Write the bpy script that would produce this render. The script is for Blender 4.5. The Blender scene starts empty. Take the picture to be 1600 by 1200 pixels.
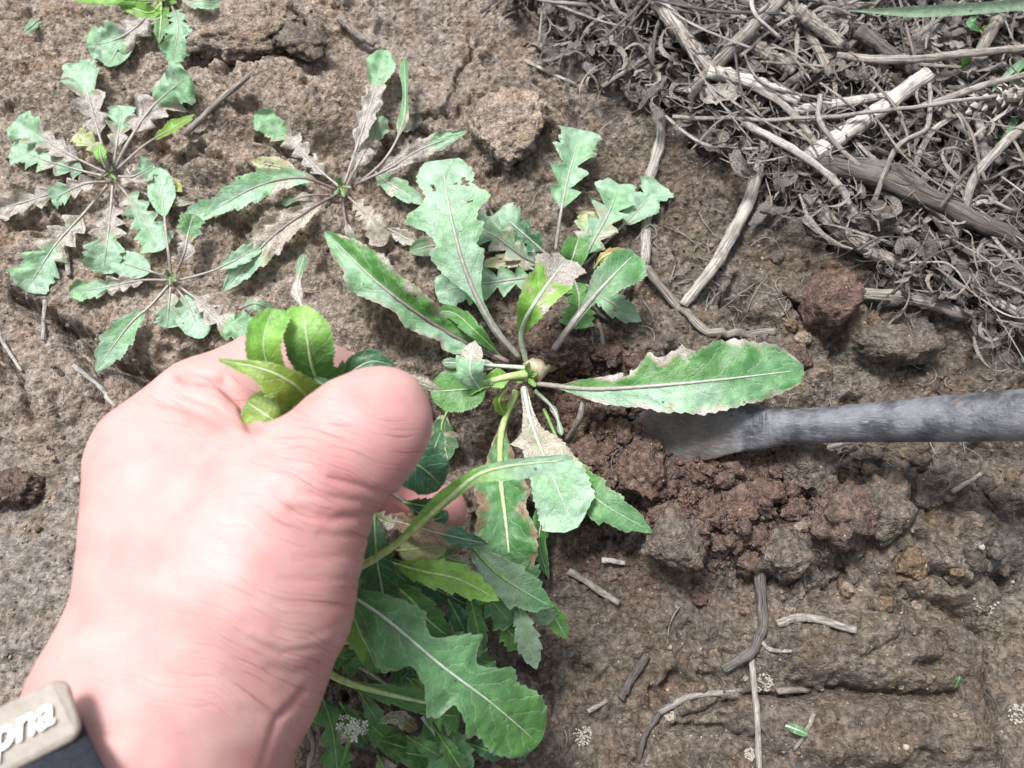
import bpy, math, random
import numpy as np
from mathutils import Vector, Matrix

# ------------------------------------------------------------------ camera, world, sun, exposure
SC = bpy.context.scene
COL = SC.collection
TILT = math.radians(20.0)
DIST = 0.34
LENS = 28.0
FPX = LENS / 36.0 * 1600.0
CAM = np.array([0.0, -DIST * math.sin(TILT), DIST * math.cos(TILT)])
FWD = np.array([0.0, math.sin(TILT), -math.cos(TILT)])
UPV = np.array([0.0, math.cos(TILT), math.sin(TILT)])
RGT = np.array([1.0, 0.0, 0.0])
cd = bpy.data.cameras.new('camera')
cd.lens = LENS; cd.sensor_width = 36.0; cd.clip_start = 0.005; cd.clip_end = 200.0
cd.dof.use_dof = True; cd.dof.focus_distance = 0.29; cd.dof.aperture_fstop = 17.0
cam = bpy.data.objects.new('camera', cd); COL.objects.link(cam)
cam.location = CAM; cam.rotation_euler = (TILT, 0, 0)
SC.camera = cam

SUN_EL = math.radians(66); SUN_AZ = math.radians(-38)      # azimuth from +Y towards +X: light from the upper left
w = bpy.data.worlds.new('World'); SC.world = w; w.use_nodes = True
nt = w.node_tree; bg = nt.nodes['Background']
sky = nt.nodes.new('ShaderNodeTexSky'); sky.sky_type = 'NISHITA'; sky.sun_disc = False
sky.sun_elevation = SUN_EL; sky.sun_rotation = SUN_AZ
sky.air_density = 1.0; sky.dust_density = 5.0; sky.ozone_density = 1.0
hs = nt.nodes.new('ShaderNodeHueSaturation'); hs.inputs['Saturation'].default_value = 0.28   # thin overcast
nt.links.new(sky.outputs[0], hs.inputs['Color']); nt.links.new(hs.outputs[0], bg.inputs[0])
bg.inputs[1].default_value = 0.080
sl = bpy.data.lights.new('sun', 'SUN'); sl.energy = 2.2; sl.angle = math.radians(14); sl.color = (1.0, 0.975, 0.94)
so = bpy.data.objects.new('sun', sl); COL.objects.link(so)
sd = Vector((math.sin(SUN_AZ) * math.cos(SUN_EL), math.cos(SUN_AZ) * math.cos(SUN_EL), math.sin(SUN_EL)))
so.rotation_euler = sd.to_track_quat('Z', 'Y').to_euler(); so.location = sd * 5
SC.view_settings.view_transform = 'Standard'; SC.view_settings.look = 'None'
SC.view_settings.exposure = 1.25; SC.view_settings.gamma = 1.0
SC.render.engine = 'CYCLES'
SC.cycles.use_denoising = True; SC.cycles.denoising_prefilter = 'NONE'
SC.cycles.max_bounces = 6; SC.cycles.transparent_max_bounces = 6
SC.unit_settings.scale_length = 1.0

# ------------------------------------------------------------------ helpers
rnd = random.Random(11)

def PD(px, py, d):
    """photograph pixel + depth along the optical axis -> world point"""
    return CAM + d * (RGT * ((px - 800) / FPX) + UPV * ((600 - py) / FPX) + FWD)

def PZ(px, py, z):
    v = (600 - py) / FPX
    return PD(px, py, (CAM[2] - z) / (math.cos(TILT) - v * math.sin(TILT)))

def to_px(x, y, z=0.0):
    """world -> layout coordinates (array)"""
    dx = x - CAM[0]; dy = y - CAM[1]; dz = z - CAM[2]
    dep = dy * FWD[1] + dz * FWD[2]
    dep = np.where(dep < 0.05, 0.05, dep)
    return 800 + FPX * dx / dep, 600 - FPX * (dy * UPV[1] + dz * UPV[2]) / dep

def mpp(py, z=0.0):
    v = (600 - py) / FPX
    return (CAM[2] - z) / (math.cos(TILT) - v * math.sin(TILT)) / FPX

def _h(ix, iy, iz, s):
    h = (ix.astype(np.uint32) * np.uint32(374761393) + iy.astype(np.uint32) * np.uint32(668265263)
         + iz.astype(np.uint32) * np.uint32(2246822519) + np.uint32((s * 3266489917) & 0xffffffff))
    h = (h ^ (h >> np.uint32(13))) * np.uint32(1274126177)
    h = (h ^ (h >> np.uint32(16))) * np.uint32(2654435761)
    return (h ^ (h >> np.uint32(15)))

_G = np.array([[1,1,0],[-1,1,0],[1,-1,0],[-1,-1,0],[1,0,1],[-1,0,1],[1,0,-1],[-1,0,-1],
               [0,1,1],[0,-1,1],[0,1,-1],[0,-1,-1],[1,1,0],[-1,1,0],[0,-1,1],[0,-1,-1]], np.float32)

def noise(x, y, z=None, s=0):
    """gradient noise about -1..1"""
    x = np.asarray(x, np.float64); y = np.asarray(y, np.float64)
    if z is None:
        fx = np.floor(x); fy = np.floor(y)
        ix = fx.astype(np.int64); iy = fy.astype(np.int64); iz = np.zeros_like(ix)
        dx = (x - fx).astype(np.float32); dy = (y - fy).astype(np.float32)
        ux = dx*dx*dx*(dx*(dx*6-15)+10); uy = dy*dy*dy*(dy*(dy*6-15)+10)
        def g(a, b):
            q = _h(ix + a, iy + b, iz, s)
            an = (q & np.uint32(1023)).astype(np.float32) * np.float32(2*math.pi/1024)
            return np.cos(an) * (dx - a) + np.sin(an) * (dy - b)
        n0 = g(0,0) + ux * (g(1,0) - g(0,0)); n1 = g(0,1) + ux * (g(1,1) - g(0,1))
        return (n0 + uy * (n1 - n0)) * 1.5
    z = np.asarray(z, np.float64)
    fx = np.floor(x); fy = np.floor(y); fz = np.floor(z)
    ix = fx.astype(np.int64); iy = fy.astype(np.int64); iz = fz.astype(np.int64)
    dx = (x - fx).astype(np.float32); dy = (y - fy).astype(np.float32); dz = (z - fz).astype(np.float32)
    u = dx*dx*(3-2*dx); v = dy*dy*(3-2*dy); ww = dz*dz*(3-2*dz)
    def g(a, b, c):
        q = _G[(_h(ix + a, iy + b, iz + c, s) & np.uint32(15)).astype(np.int64)]
        return q[..., 0]*(dx-a) + q[..., 1]*(dy-b) + q[..., 2]*(dz-c)
    def lx(b, c):
        a0 = g(0,b,c); return a0 + u*(g(1,b,c)-a0)
    def ly(c):
        a0 = lx(0,c); return a0 + v*(lx(1,c)-a0)
    a0 = ly(0)
    return (a0 + ww*(ly(1)-a0)) * 1.3

def fbm(x, y, z=None, o=4, s=0, gain=0.5, lac=2.03):
    t = 0; a = 1.0; f = 1.0
    for k in range(o):
        t = t + a * noise(x*f + 17.3*k, y*f - 9.1*k, None if z is None else z*f + 4.7*k, s + k)
        a *= gain; f *= lac
    return t

def worley(x, y, s=0):
    """distance to nearest and second nearest feature point, and id of nearest"""
    fx = np.floor(x); fy = np.floor(y); ix = fx.astype(np.int64); iy = fy.astype(np.int64); iz = np.zeros_like(ix)
    d1 = np.full(x.shape, 9.0, np.float32); d2 = d1.copy(); idn = np.zeros(x.shape, np.float32)
    for a in (-1, 0, 1):
        for b in (-1, 0, 1):
            q = _h(ix + a, iy + b, iz, s)
            ox = (q & np.uint32(1023)).astype(np.float32)/1023; oy = ((q >> np.uint32(10)) & np.uint32(1023)).astype(np.float32)/1023
            r = ((q >> np.uint32(20)) & np.uint32(1023)).astype(np.float32)/1023
            d = np.sqrt((fx + a + ox - x)**2 + (fy + b + oy - y)**2)
            m = d < d1
            d2 = np.where(m, d1, np.minimum(d2, d)); idn = np.where(m, r, idn); d1 = np.where(m, d, d1)
    return d1, d2, idn

def sstep(a, b, x):
    t = np.clip((x - a) / (b - a), 0, 1); return t * t * (3 - 2 * t)

def polydist(X, Y, pts):
    d = np.full(X.shape, 1e9)
    for (x0, y0), (x1, y1) in zip(pts[:-1], pts[1:]):
        vx, vy = x1 - x0, y1 - y0
        t = np.clip(((X - x0)*vx + (Y - y0)*vy) / (vx*vx + vy*vy), 0, 1)
        d = np.minimum(d, np.hypot(X - x0 - t*vx, Y - y0 - t*vy))
    return d

def mesh_np(name, V, F, cols=None, attrs=None, uv=None, smooth=True):
    V = np.asarray(V, np.float32).reshape(-1, 3); F = np.asarray(F, np.int32)
    me = bpy.data.meshes.new(name); n = F.shape[1]
    me.vertices.add(len(V)); me.vertices.foreach_set('co', V.ravel())
    me.loops.add(F.size); me.loops.foreach_set('vertex_index', F.ravel())
    me.polygons.add(len(F)); me.polygons.foreach_set('loop_start', np.arange(0, F.size, n, dtype=np.int32))
    me.update(calc_edges=True)
    if smooth: me.polygons.foreach_set('use_smooth', np.ones(len(F), bool))
    if cols is not None:
        c = np.ones((len(V), 4), np.float32); c[:, :3] = cols
        me.attributes.new('col', 'FLOAT_COLOR', 'POINT').data.foreach_set('color', c.ravel())
    for k, v in (attrs or {}).items():
        me.attributes.new(k, 'FLOAT', 'POINT').data.foreach_set('value', np.asarray(v, np.float32).ravel())
    if uv is not None:
        l = me.uv_layers.new(name='uv')
        l.data.foreach_set('uv', np.asarray(uv, np.float32)[F.ravel()].ravel())
    me.validate(); me.update()
    return me

def link(name, me, mat, parent=None):
    o = bpy.data.objects.new(name, me); COL.objects.link(o)
    if mat is not None:
        me.materials.clear(); me.materials.append(mat)
    if parent is not None: o.parent = parent
    return o

def tag(o, label=None, cat=None, group=None, kind=None):
    if label: o['label'] = label
    if cat: o['category'] = cat
    if group: o['group'] = group
    if kind: o['kind'] = kind
    return o

def empty(name, loc):
    o = bpy.data.objects.new(name, None); o.empty_display_size = 0.01; COL.objects.link(o)
    o.location = Vector(loc); return o

def grid_faces(nr, nc, closed=False):
    i = np.arange(nr - 1)[:, None]; m = nc if closed else nc - 1
    j = np.arange(m)[None, :]; k = (j + 1) % nc
    return np.stack([i*nc + j, i*nc + k, (i+1)*nc + k, (i+1)*nc + j], -1).reshape(-1, 4)

def catmull(P, n):
    P = np.asarray(P, float)
    if len(P) == 2:
        t = np.linspace(0, 1, n)[:, None]; return P[0]*(1-t) + P[1]*t
    Q = np.vstack([2*P[0]-P[1], P, 2*P[-1]-P[-2]]); out = []
    for k in range(len(P)-1):
        a, b, c, d = Q[k:k+4]; t = np.linspace(0, 1, 40, endpoint=False)[:, None]
        out.append(0.5*((2*b) + (-a+c)*t + (2*a-5*b+4*c-d)*t*t + (-a+3*b-3*c+d)*t**3))
    C = np.vstack(out + [P[-1:]])
    L = np.concatenate([[0], np.cumsum(np.linalg.norm(np.diff(C, axis=0), axis=1))])
    s = np.linspace(0, L[-1], n)
    return np.stack([np.interp(s, L, C[:, k]) for k in range(C.shape[1])], -1)

def nrm(a): return a / np.maximum(np.linalg.norm(a, axis=-1, keepdims=True), 1e-12)

def tube_np(C, R, ns=8, flat=1.0, ref=(0, 0, 1), rough=0.0, seed=0, cap=True):
    """tube along centre line C with radii R; returns V, F(quads), uv"""
    C = np.asarray(C, float); n = len(C); R = np.broadcast_to(np.asarray(R, float), (n,))
    T = nrm(np.gradient(C, axis=0)); ref = np.asarray(ref, float)
    S = np.cross(T, ref)
    S = np.where(np.linalg.norm(S, axis=1, keepdims=True) < 1e-3, np.cross(T, [0.3, 1, 0.1]), S); S = nrm(S)
    N = np.cross(S, T)
    a = np.linspace(0, 2*math.pi, ns, endpoint=False)
    rr = R[:, None] * np.ones(ns)
    if rough:
        L = np.arange(n)[:, None]*0.9 + np.zeros(ns)
        rr = rr * (1 + rough*noise(L*0.5 + seed*3.1, np.cos(a)[None]*1.5 + L*0, np.sin(a)[None]*1.5 + L*0, seed))
    V = C[:, None] + rr[..., None]*(np.cos(a)[None, :, None]*S[:, None] + flat*np.sin(a)[None, :, None]*N[:, None])
    V = V.reshape(-1, 3); F = grid_faces(n, ns, True)
    uv = np.stack(np.broadcast_arrays(np.linspace(0, 1, n)[:, None], np.linspace(0, 1, ns)[None]), -1).reshape(-1, 2)
    if cap:
        b = len(V); V = np.vstack([V, C[:1], C[-1:]]); uv = np.vstack([uv, [[0, .5], [1, .5]]])
        f = []
        for j in range(0, ns, 2):
            f.append([b, (j+2) % ns, (j+1) % ns, j])
            o = (n-1)*ns; f.append([b+1, o+j, o+(j+1) % ns, o+(j+2) % ns])
        F = np.vstack([F, f])
    return V, F, uv

def surface_nets(f, org, h):
    ins = f < 0; nx, ny, nz = f.shape
    c = np.zeros((nx-1, ny-1, nz-1), np.uint8)
    offs = [(a, b, d) for a in (0, 1) for b in (0, 1) for d in (0, 1)]
    for a, b, d in offs: c += ins[a:nx-1+a, b:ny-1+b, d:nz-1+d]
    act = np.argwhere((c > 0) & (c < 8))
    vid = -np.ones(c.shape, np.int64); vid[tuple(act.T)] = np.arange(len(act))
    vals = np.stack([f[act[:, 0]+a, act[:, 1]+b, act[:, 2]+d] for a, b, d in offs], 1)
    pos = np.zeros((len(act), 3)); cnt = np.zeros(len(act))
    for i in range(8):
        for j in range(i+1, 8):
            oa = np.array(offs[i]); ob = np.array(offs[j])
            if np.abs(oa-ob).sum() != 1: continue
            va, vb = vals[:, i], vals[:, j]; m = (va < 0) != (vb < 0)
            t = np.where(m, va/np.where(m, va-vb, 1), 0)
            pos += np.where(m[:, None], oa + t[:, None]*(ob-oa), 0); cnt += m
    V = org + h*(act + pos/cnt[:, None])
    Fs = []
    for ax in range(3):
        a0 = [slice(None)]*3; a1 = [slice(None)]*3; a0[ax] = slice(0, -1); a1[ax] = slice(1, None)
        A = ins[tuple(a0)]; B = ins[tuple(a1)]
        E = np.argwhere(A != B); u, v = [(1, 2), (2, 0), (0, 1)][ax]
        E = E[(E[:, u] > 0) & (E[:, v] > 0) & (E[:, u] < f.shape[u]-1) & (E[:, v] < f.shape[v]-1)]
        du = np.zeros(3, int); du[u] = 1; dv = np.zeros(3, int); dv[v] = 1
        q = np.stack([vid[tuple((E-du-dv).T)], vid[tuple((E-dv).T)], vid[tuple(E.T)], vid[tuple((E-du).T)]], 1)
        fl = A[tuple(E.T)]; q[~fl] = q[~fl][:, ::-1]; Fs.append(q)
    return V, np.vstack(Fs)

# ------------------------------------------------------------------ materials
def mat(name):
    m = bpy.data.materials.new(name); m.use_nodes = True
    n = m.node_tree.nodes; return m, n, m.node_tree.links, n['Principled BSDF']

def nd(n, t, **kw):
    x = n.new(t)
    for k, v in kw.items():
        if k in x.inputs: x.inputs[k].default_value = v
        else: setattr(x, k, v)
    return x

def attr(n, name):
    a = n.new('ShaderNodeAttribute'); a.attribute_name = name; return a

def mixc(n, l, fac, a, b, blend='MIX'):
    m = n.new('ShaderNodeMix'); m.data_type = 'RGBA'; m.blend_type = blend
    for s, v in ((m.inputs[0], fac), (m.inputs[6], a), (m.inputs[7], b)):
        if isinstance(v, (int, float)): s.default_value = v
        elif isinstance(v, tuple): s.default_value = (*v, 1)
        else: l.new(v, s)
    return m.outputs[2]

def ramp(n, l, src, a, b, ca=0.0, cb=1.0):
    r = nd(n, 'ShaderNodeMapRange'); r.interpolation_type = 'SMOOTHSTEP'
    l.new(src, r.inputs[0])
    for k, v in zip((1, 2, 3, 4), (a, b, ca, cb)): r.inputs[k].default_value = v
    return r.outputs[0]

def objco(n):
    return n.new('ShaderNodeTexCoord').outputs['Object']

def soil_mat():
    m, n, l, b = mat('soil')
    co = objco(n); c = attr(n, 'col').outputs['Color']
    n1 = nd(n, 'ShaderNodeTexNoise', Scale=320.0, Detail=6.0, Roughness=0.65); l.new(co, n1.inputs['Vector'])
    n2 = nd(n, 'ShaderNodeTexNoise', Scale=1300.0, Detail=3.0, Roughness=0.6); l.new(co, n2.inputs['Vector'])
    n3 = nd(n, 'ShaderNodeTexNoise', Scale=70.0, Detail=4.0, Roughness=0.6); l.new(co, n3.inputs['Vector'])
    k = ramp(n, l, n1.outputs[0], 0.30, 0.70, 0.58, 1.36)
    v = nd(n, 'ShaderNodeVectorMath', operation='SCALE'); l.new(c, v.inputs[0]); l.new(k, v.inputs['Scale'])
    warm = mixc(n, l, ramp(n, l, n3.outputs[0], 0.45, 0.68), v.outputs[0], (0.98, 0.90, 0.82), 'MULTIPLY')
    # pale grains and dark specks
    vo = nd(n, 'ShaderNodeTexVoronoi', Scale=420.0); l.new(co, vo.inputs['Vector'])
    gr = nd(n, 'ShaderNodeMath', operation='LESS_THAN'); l.new(vo.outputs['Distance'], gr.inputs[0]); gr.inputs[1].default_value = 0.13
    sep = nd(n, 'ShaderNodeSeparateColor'); l.new(vo.outputs['Color'], sep.inputs[0])
    g2 = nd(n, 'ShaderNodeMath', operation='GREATER_THAN'); l.new(sep.outputs[0], g2.inputs[0]); g2.inputs[1].default_value = 0.88
    g3 = nd(n, 'ShaderNodeMath', operation='MULTIPLY'); l.new(gr.outputs[0], g3.inputs[0]); l.new(g2.outputs[0], g3.inputs[1])
    vc = nd(n, 'ShaderNodeTexVoronoi', Scale=620.0); l.new(co, vc.inputs['Vector']); sc2 = nd(n, 'ShaderNodeSeparateColor'); l.new(vc.outputs['Color'], sc2.inputs[0])
    v2 = nd(n, 'ShaderNodeVectorMath', operation='SCALE'); l.new(warm, v2.inputs[0]); l.new(ramp(n, l, sc2.outputs[1], 0.0, 1.0, 0.72, 1.22), v2.inputs['Scale'])
    col = mixc(n, l, g3.outputs[0], v2.outputs[0], (0.45, 0.42, 0.38))
    l.new(col, b.inputs['Base Color'])
    b.inputs['Roughness'].default_value = 0.85; b.inputs['Specular IOR Level'].default_value = 0.25
    ad = nd(n, 'ShaderNodeMath', operation='MULTIPLY_ADD'); l.new(n2.outputs[0], ad.inputs[0]); ad.inputs[1].default_value = 0.45; l.new(n1.outputs[0], ad.inputs[2])
    ad2 = nd(n, 'ShaderNodeMath', operation='MULTIPLY_ADD'); l.new(vc.outputs['Distance'], ad2.inputs[0]); ad2.inputs[1].default_value = -0.35; l.new(ad.outputs[0], ad2.inputs[2])
    bp = nd(n, 'ShaderNodeBump', Strength=1.0, Distance=0.0026); l.new(ad2.outputs[0], bp.inputs['Height']); l.new(bp.outputs[0], b.inputs['Normal'])
    return m

def leaf_mat():
    m, n, l, b = mat('leaf')
    co = objco(n); c = attr(n, 'col').outputs['Color']; dm = attr(n, 'dmg').outputs['Fac']
    uvn = nd(n, 'ShaderNodeUVMap'); uvn.uv_map = 'uv'
    sx = nd(n, 'ShaderNodeSeparateXYZ'); l.new(uvn.outputs[0], sx.inputs[0])
    n1 = nd(n, 'ShaderNodeTexNoise', Scale=260.0, Detail=4.0, Roughness=0.6); l.new(co, n1.inputs['Vector'])
    n2 = nd(n, 'ShaderNodeTexNoise', Scale=1500.0, Detail=2.0, Roughness=0.6); l.new(co, n2.inputs['Vector'])
    k = ramp(n, l, n1.outputs[0], 0.3, 0.7, 0.80, 1.16)
    v = nd(n, 'ShaderNodeVectorMath', operation='SCALE'); l.new(c, v.inputs[0]); l.new(k, v.inputs['Scale'])
    # speckles on withered tissue
    sp = ramp(n, l, n2.outputs[0], 0.40, 0.52, 1.0, 0.0)
    ml = nd(n, 'ShaderNodeMath', operation='MULTIPLY'); l.new(sp, ml.inputs[0]); l.new(dm, ml.inputs[1])
    ml2 = nd(n, 'ShaderNodeMath', operation='MULTIPLY'); l.new(ml.outputs[0], ml2.inputs[0]); ml2.inputs[1].default_value = 0.6
    col = mixc(n, l, ml2.outputs[0], v.outputs[0], (0.10, 0.075, 0.065))
    # few dark dots on live tissue
    vo = nd(n, 'ShaderNodeTexVoronoi', Scale=190.0); l.new(co, vo.inputs['Vector'])
    sep = nd(n, 'ShaderNodeSeparateColor'); l.new(vo.outputs['Color'], sep.inputs[0])
    a1 = nd(n, 'ShaderNodeMath', operation='LESS_THAN'); l.new(vo.outputs['Distance'], a1.inputs[0]); a1.inputs[1].default_value = 0.11
    a2 = nd(n, 'ShaderNodeMath', operation='GREATER_THAN'); l.new(sep.outputs[1], a2.inputs[0]); a2.inputs[1].default_value = 0.72
    a3 = nd(n, 'ShaderNodeMath', operation='MULTIPLY'); l.new(a1.outputs[0], a3.inputs[0]); l.new(a2.outputs[0], a3.inputs[1])
    a4 = nd(n, 'ShaderNodeMath', operation='MULTIPLY'); l.new(a3.outputs[0], a4.inputs[0]); a4.inputs[1].default_value = 0.75
    col = mixc(n, l, a4.outputs[0], col, (0.03, 0.04, 0.035))
    # side veins: slanted bands in leaf coordinates, a little paler
    ab = nd(n, 'ShaderNodeMath', operation='ABSOLUTE'); l.new(sx.outputs[1], ab.inputs[0])
    m1 = nd(n, 'ShaderNodeMath', operation='MULTIPLY_ADD'); l.new(ab.outputs[0], m1.inputs[0]); m1.inputs[1].default_value = -0.16; l.new(sx.outputs[0], m1.inputs[2])
    m2 = nd(n, 'ShaderNodeMath', operation='MULTIPLY_ADD'); l.new(n1.outputs[0], m2.inputs[0]); m2.inputs[1].default_value = 0.11; l.new(m1.outputs[0], m2.inputs[2])
    m3 = nd(n, 'ShaderNodeMath', operation='MULTIPLY'); l.new(m2.outputs[0], m3.inputs[0]); m3.inputs[1].default_value = 62.0
    si = nd(n, 'ShaderNodeMath', operation='SINE'); l.new(m3.outputs[0], si.inputs[0])
    ve = ramp(n, l, si.outputs[0], 0.86, 1.0)
    col = mixc(n, l, nd_mul(n, l, ve, 0.20), col, (0.42, 0.55, 0.38))
    l.new(col, b.inputs['Base Color'])
    b.inputs['Roughness'].default_value = 0.46; b.inputs['Specular IOR Level'].default_value = 0.55
    b.inputs['Sheen Weight'].default_value = 0.12; b.inputs['Sheen Roughness'].default_value = 0.4
    h = nd(n, 'ShaderNodeMath', operation='MULTIPLY_ADD'); l.new(ve, h.inputs[0]); h.inputs[1].default_value = -0.22; l.new(n1.outputs[0], h.inputs[2])
    h2 = nd(n, 'ShaderNodeMath', operation='MULTIPLY_ADD'); l.new(n2.outputs[0], h2.inputs[0]); h2.inputs[1].default_value = 0.18; l.new(h.outputs[0], h2.inputs[2])
    bp = nd(n, 'ShaderNodeBump', Strength=0.65, Distance=0.0012); l.new(h2.outputs[0], bp.inputs['Height']); l.new(bp.outputs[0], b.inputs['Normal'])
    tr = nd(n, 'ShaderNodeBsdfTranslucent'); l.new(mixc(n, l, 1.0, col, (0.95, 1.0, 0.5), 'MULTIPLY'), tr.inputs['Color'])
    mx = nd(n, 'ShaderNodeMixShader'); mx.inputs[0].default_value = 0.22
    l.new(b.outputs[0], mx.inputs[1]); l.new(tr.outputs[0], mx.inputs[2])
    l.new(mx.outputs[0], n['Material Output'].inputs['Surface'])
    return m

def nd_mul(n, l, a, k):
    x = nd(n, 'ShaderNodeMath', operation='MULTIPLY'); l.new(a, x.inputs[0]); x.inputs[1].default_value = k; return x.outputs[0]

def rib_mat():
    m, n, l, b = mat('leaf_rib')
    co = objco(n); c = attr(n, 'col').outputs['Color']
    n1 = nd(n, 'ShaderNodeTexNoise', Scale=500.0, Detail=3.0); l.new(co, n1.inputs['Vector'])
    v = nd(n, 'ShaderNodeVectorMath', operation='SCALE'); l.new(c, v.inputs[0]); l.new(ramp(n, l, n1.outputs[0], .3, .7, .8, 1.15), v.inputs['Scale'])
    l.new(v.outputs[0], b.inputs['Base Color']); b.inputs['Roughness'].default_value = 0.45
    bp = nd(n, 'ShaderNodeBump', Strength=0.4, Distance=0.0005); l.new(n1.outputs[0], bp.inputs['Height']); l.new(bp.outputs[0], b.inputs['Normal'])
    return m

def straw_mat(name, dark, pale, su=3.0, sv=14.0):
    m, n, l, b = mat(name)
    uvn = nd(n, 'ShaderNodeUVMap'); uvn.uv_map = 'uv'
    oi = n.new('ShaderNodeObjectInfo')
    mp = nd(n, 'ShaderNodeMapping'); l.new(uvn.outputs[0], mp.inputs[0]); mp.inputs['Scale'].default_value = (su, sv, 1)
    cb = nd(n, 'ShaderNodeCombineXYZ'); l.new(nd_mul(n, l, oi.outputs['Random'], 90.0), cb.inputs[0]); l.new(cb.outputs[0], mp.inputs['Location'])
    n1 = nd(n, 'ShaderNodeTexNoise', Scale=1.0, Detail=5.0, Roughness=0.65); l.new(mp.outputs[0], n1.inputs['Vector'])
    n2 = nd(n, 'ShaderNodeTexNoise', Scale=260.0, Detail=3.0); l.new(objco(n), n2.inputs['Vector'])
    base = mixc(n, l, ramp(n, l, n1.outputs[0], 0.34, 0.66), dark, pale)
    tint = mixc(n, l, nd_mul(n, l, oi.outputs['Random'], 0.75), base, (0.58, 0.55, 0.53), 'MULTIPLY')
    col = mixc(n, l, ramp(n, l, n2.outputs[0], 0.5, 0.7, 0, 0.55), tint, (0.09, 0.07, 0.06))
    l.new(col, b.inputs['Base Color']); b.inputs['Roughness'].default_value = 0.8; b.inputs['Specular IOR Level'].default_value = 0.25
    bp = nd(n, 'ShaderNodeBump', Strength=0.8, Distance=0.0008); l.new(n1.outputs[0], bp.inputs['Height']); l.new(bp.outputs[0], b.inputs['Normal'])
    return m

def skin_mat():
    m, n, l, b = mat('skin')
    co = objco(n); c = attr(n, 'col').outputs['Color']
    wu = attr(n, 'wu').outputs['Fac']; wv = attr(n, 'wv').outputs['Fac']; ww = attr(n, 'ww').outputs['Fac']
    n1 = nd(n, 'ShaderNodeTexNoise', Scale=95.0, Detail=5.0, Roughness=0.6); l.new(co, n1.inputs['Vector'])
    n3 = nd(n, 'ShaderNodeTexNoise', Scale=1500.0, Detail=2.0); l.new(co, n3.inputs['Vector'])
    def lines(freq, off, slant, wob, thin):
        """broken, nearly parallel creases across the skin"""
        v0 = nd(n, 'ShaderNodeMath', operation='MULTIPLY_ADD'); l.new(wu, v0.inputs[0]); v0.inputs[1].default_value = slant; l.new(wv, v0.inputs[2])
        cb = nd(n, 'ShaderNodeCombineXYZ'); l.new(nd_mul(n, l, wu, 1.1), cb.inputs[0]); l.new(nd_mul(n, l, wv, 1.6), cb.inputs[1]); cb.inputs[2].default_value = off
        t = nd(n, 'ShaderNodeTexNoise', Scale=1.0, Detail=3.0, Roughness=0.5); l.new(cb.outputs[0], t.inputs['Vector'])
        ph = nd(n, 'ShaderNodeMath', operation='MULTIPLY_ADD'); l.new(t.outputs[0], ph.inputs[0]); ph.inputs[1].default_value = wob; l.new(nd_mul(n, l, v0.outputs[0], freq), ph.inputs[2])
        fr = nd(n, 'ShaderNodeMath', operation='PINGPONG'); l.new(ph.outputs[0], fr.inputs[0]); fr.inputs[1].default_value = 0.5
        ln = ramp(n, l, fr.outputs[0], 0.0, thin, 1.0, 0.0)
        idn = nd(n, 'ShaderNodeMath', operation='ROUND'); l.new(ph.outputs[0], idn.inputs[0])
        c2 = nd(n, 'ShaderNodeCombineXYZ'); l.new(nd_mul(n, l, wu, 1.3), c2.inputs[0]); l.new(nd_mul(n, l, idn.outputs[0], 7.31), c2.inputs[1]); c2.inputs[2].default_value = off + 3.0
        t2 = nd(n, 'ShaderNodeTexNoise', Scale=1.0, Detail=1.0); l.new(c2.outputs[0], t2.inputs['Vector'])
        x = nd(n, 'ShaderNodeMath', operation='MULTIPLY'); l.new(ln, x.inputs[0]); l.new(ramp(n, l, t2.outputs[0], 0.42, 0.66), x.inputs[1])
        return x.outputs[0]
    l1 = lines(4.2, 0.0, 0.0, 1.3, 0.10); l2 = lines(10.5, 5.0, -0.10, 1.8, 0.16); l3 = lines(13.0, 9.0, 0.12, 2.5, 0.2)
    g = nd(n, 'ShaderNodeMath', operation='MULTIPLY'); l.new(l1, g.inputs[0]); l.new(ww, g.inputs[1])
    w2 = nd(n, 'ShaderNodeMath', operation='MULTIPLY_ADD'); l.new(ww, w2.inputs[0]); w2.inputs[1].default_value = 0.42; w2.inputs[2].default_value = 0.10
    g2 = nd(n, 'ShaderNodeMath', operation='MULTIPLY'); l.new(l2, g2.inputs[0]); l.new(w2.outputs[0], g2.inputs[1])
    sm = nd(n, 'ShaderNodeMath', operation='ADD'); l.new(g.outputs[0], sm.inputs[0]); l.new(g2.outputs[0], sm.inputs[1])
    s3 = nd(n, 'ShaderNodeMath', operation='MULTIPLY_ADD'); l.new(l3, s3.inputs[0]); s3.inputs[1].default_value = 0.07; l.new(sm.outputs[0], s3.inputs[2])
    col = mixc(n, l, ramp(n, l, n1.outputs[0], 0.40, 0.68, 0.0, 0.6), c, (0.99, 0.83, 0.84), 'MULTIPLY')
    col = mixc(n, l, nd_mul(n, l, s3.outputs[0], 0.75), col, (0.80, 0.55, 0.53), 'MULTIPLY')
    l.new(col, b.inputs['Base Color'])
    b.inputs['Roughness'].default_value = 0.52; b.inputs['Specular IOR Level'].default_value = 0.35
    b.inputs['Subsurface Weight'].default_value = 0.25; b.inputs['Subsurface Radius'].default_value = (1.0, 0.4, 0.25)
    b.inputs['Subsurface Scale'].default_value = 0.0014
    hh = nd(n, 'ShaderNodeMath', operation='MULTIPLY_ADD'); l.new(s3.outputs[0], hh.inputs[0]); hh.inputs[1].default_value = -1.0; l.new(nd_mul(n, l, n3.outputs[0], 0.32), hh.inputs[2])
    bp = nd(n, 'ShaderNodeBump', Strength=0.55, Distance=0.0004); l.new(hh.outputs[0], bp.inputs['Height']); l.new(bp.outputs[0], b.inputs['Normal'])
    return m

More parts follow.
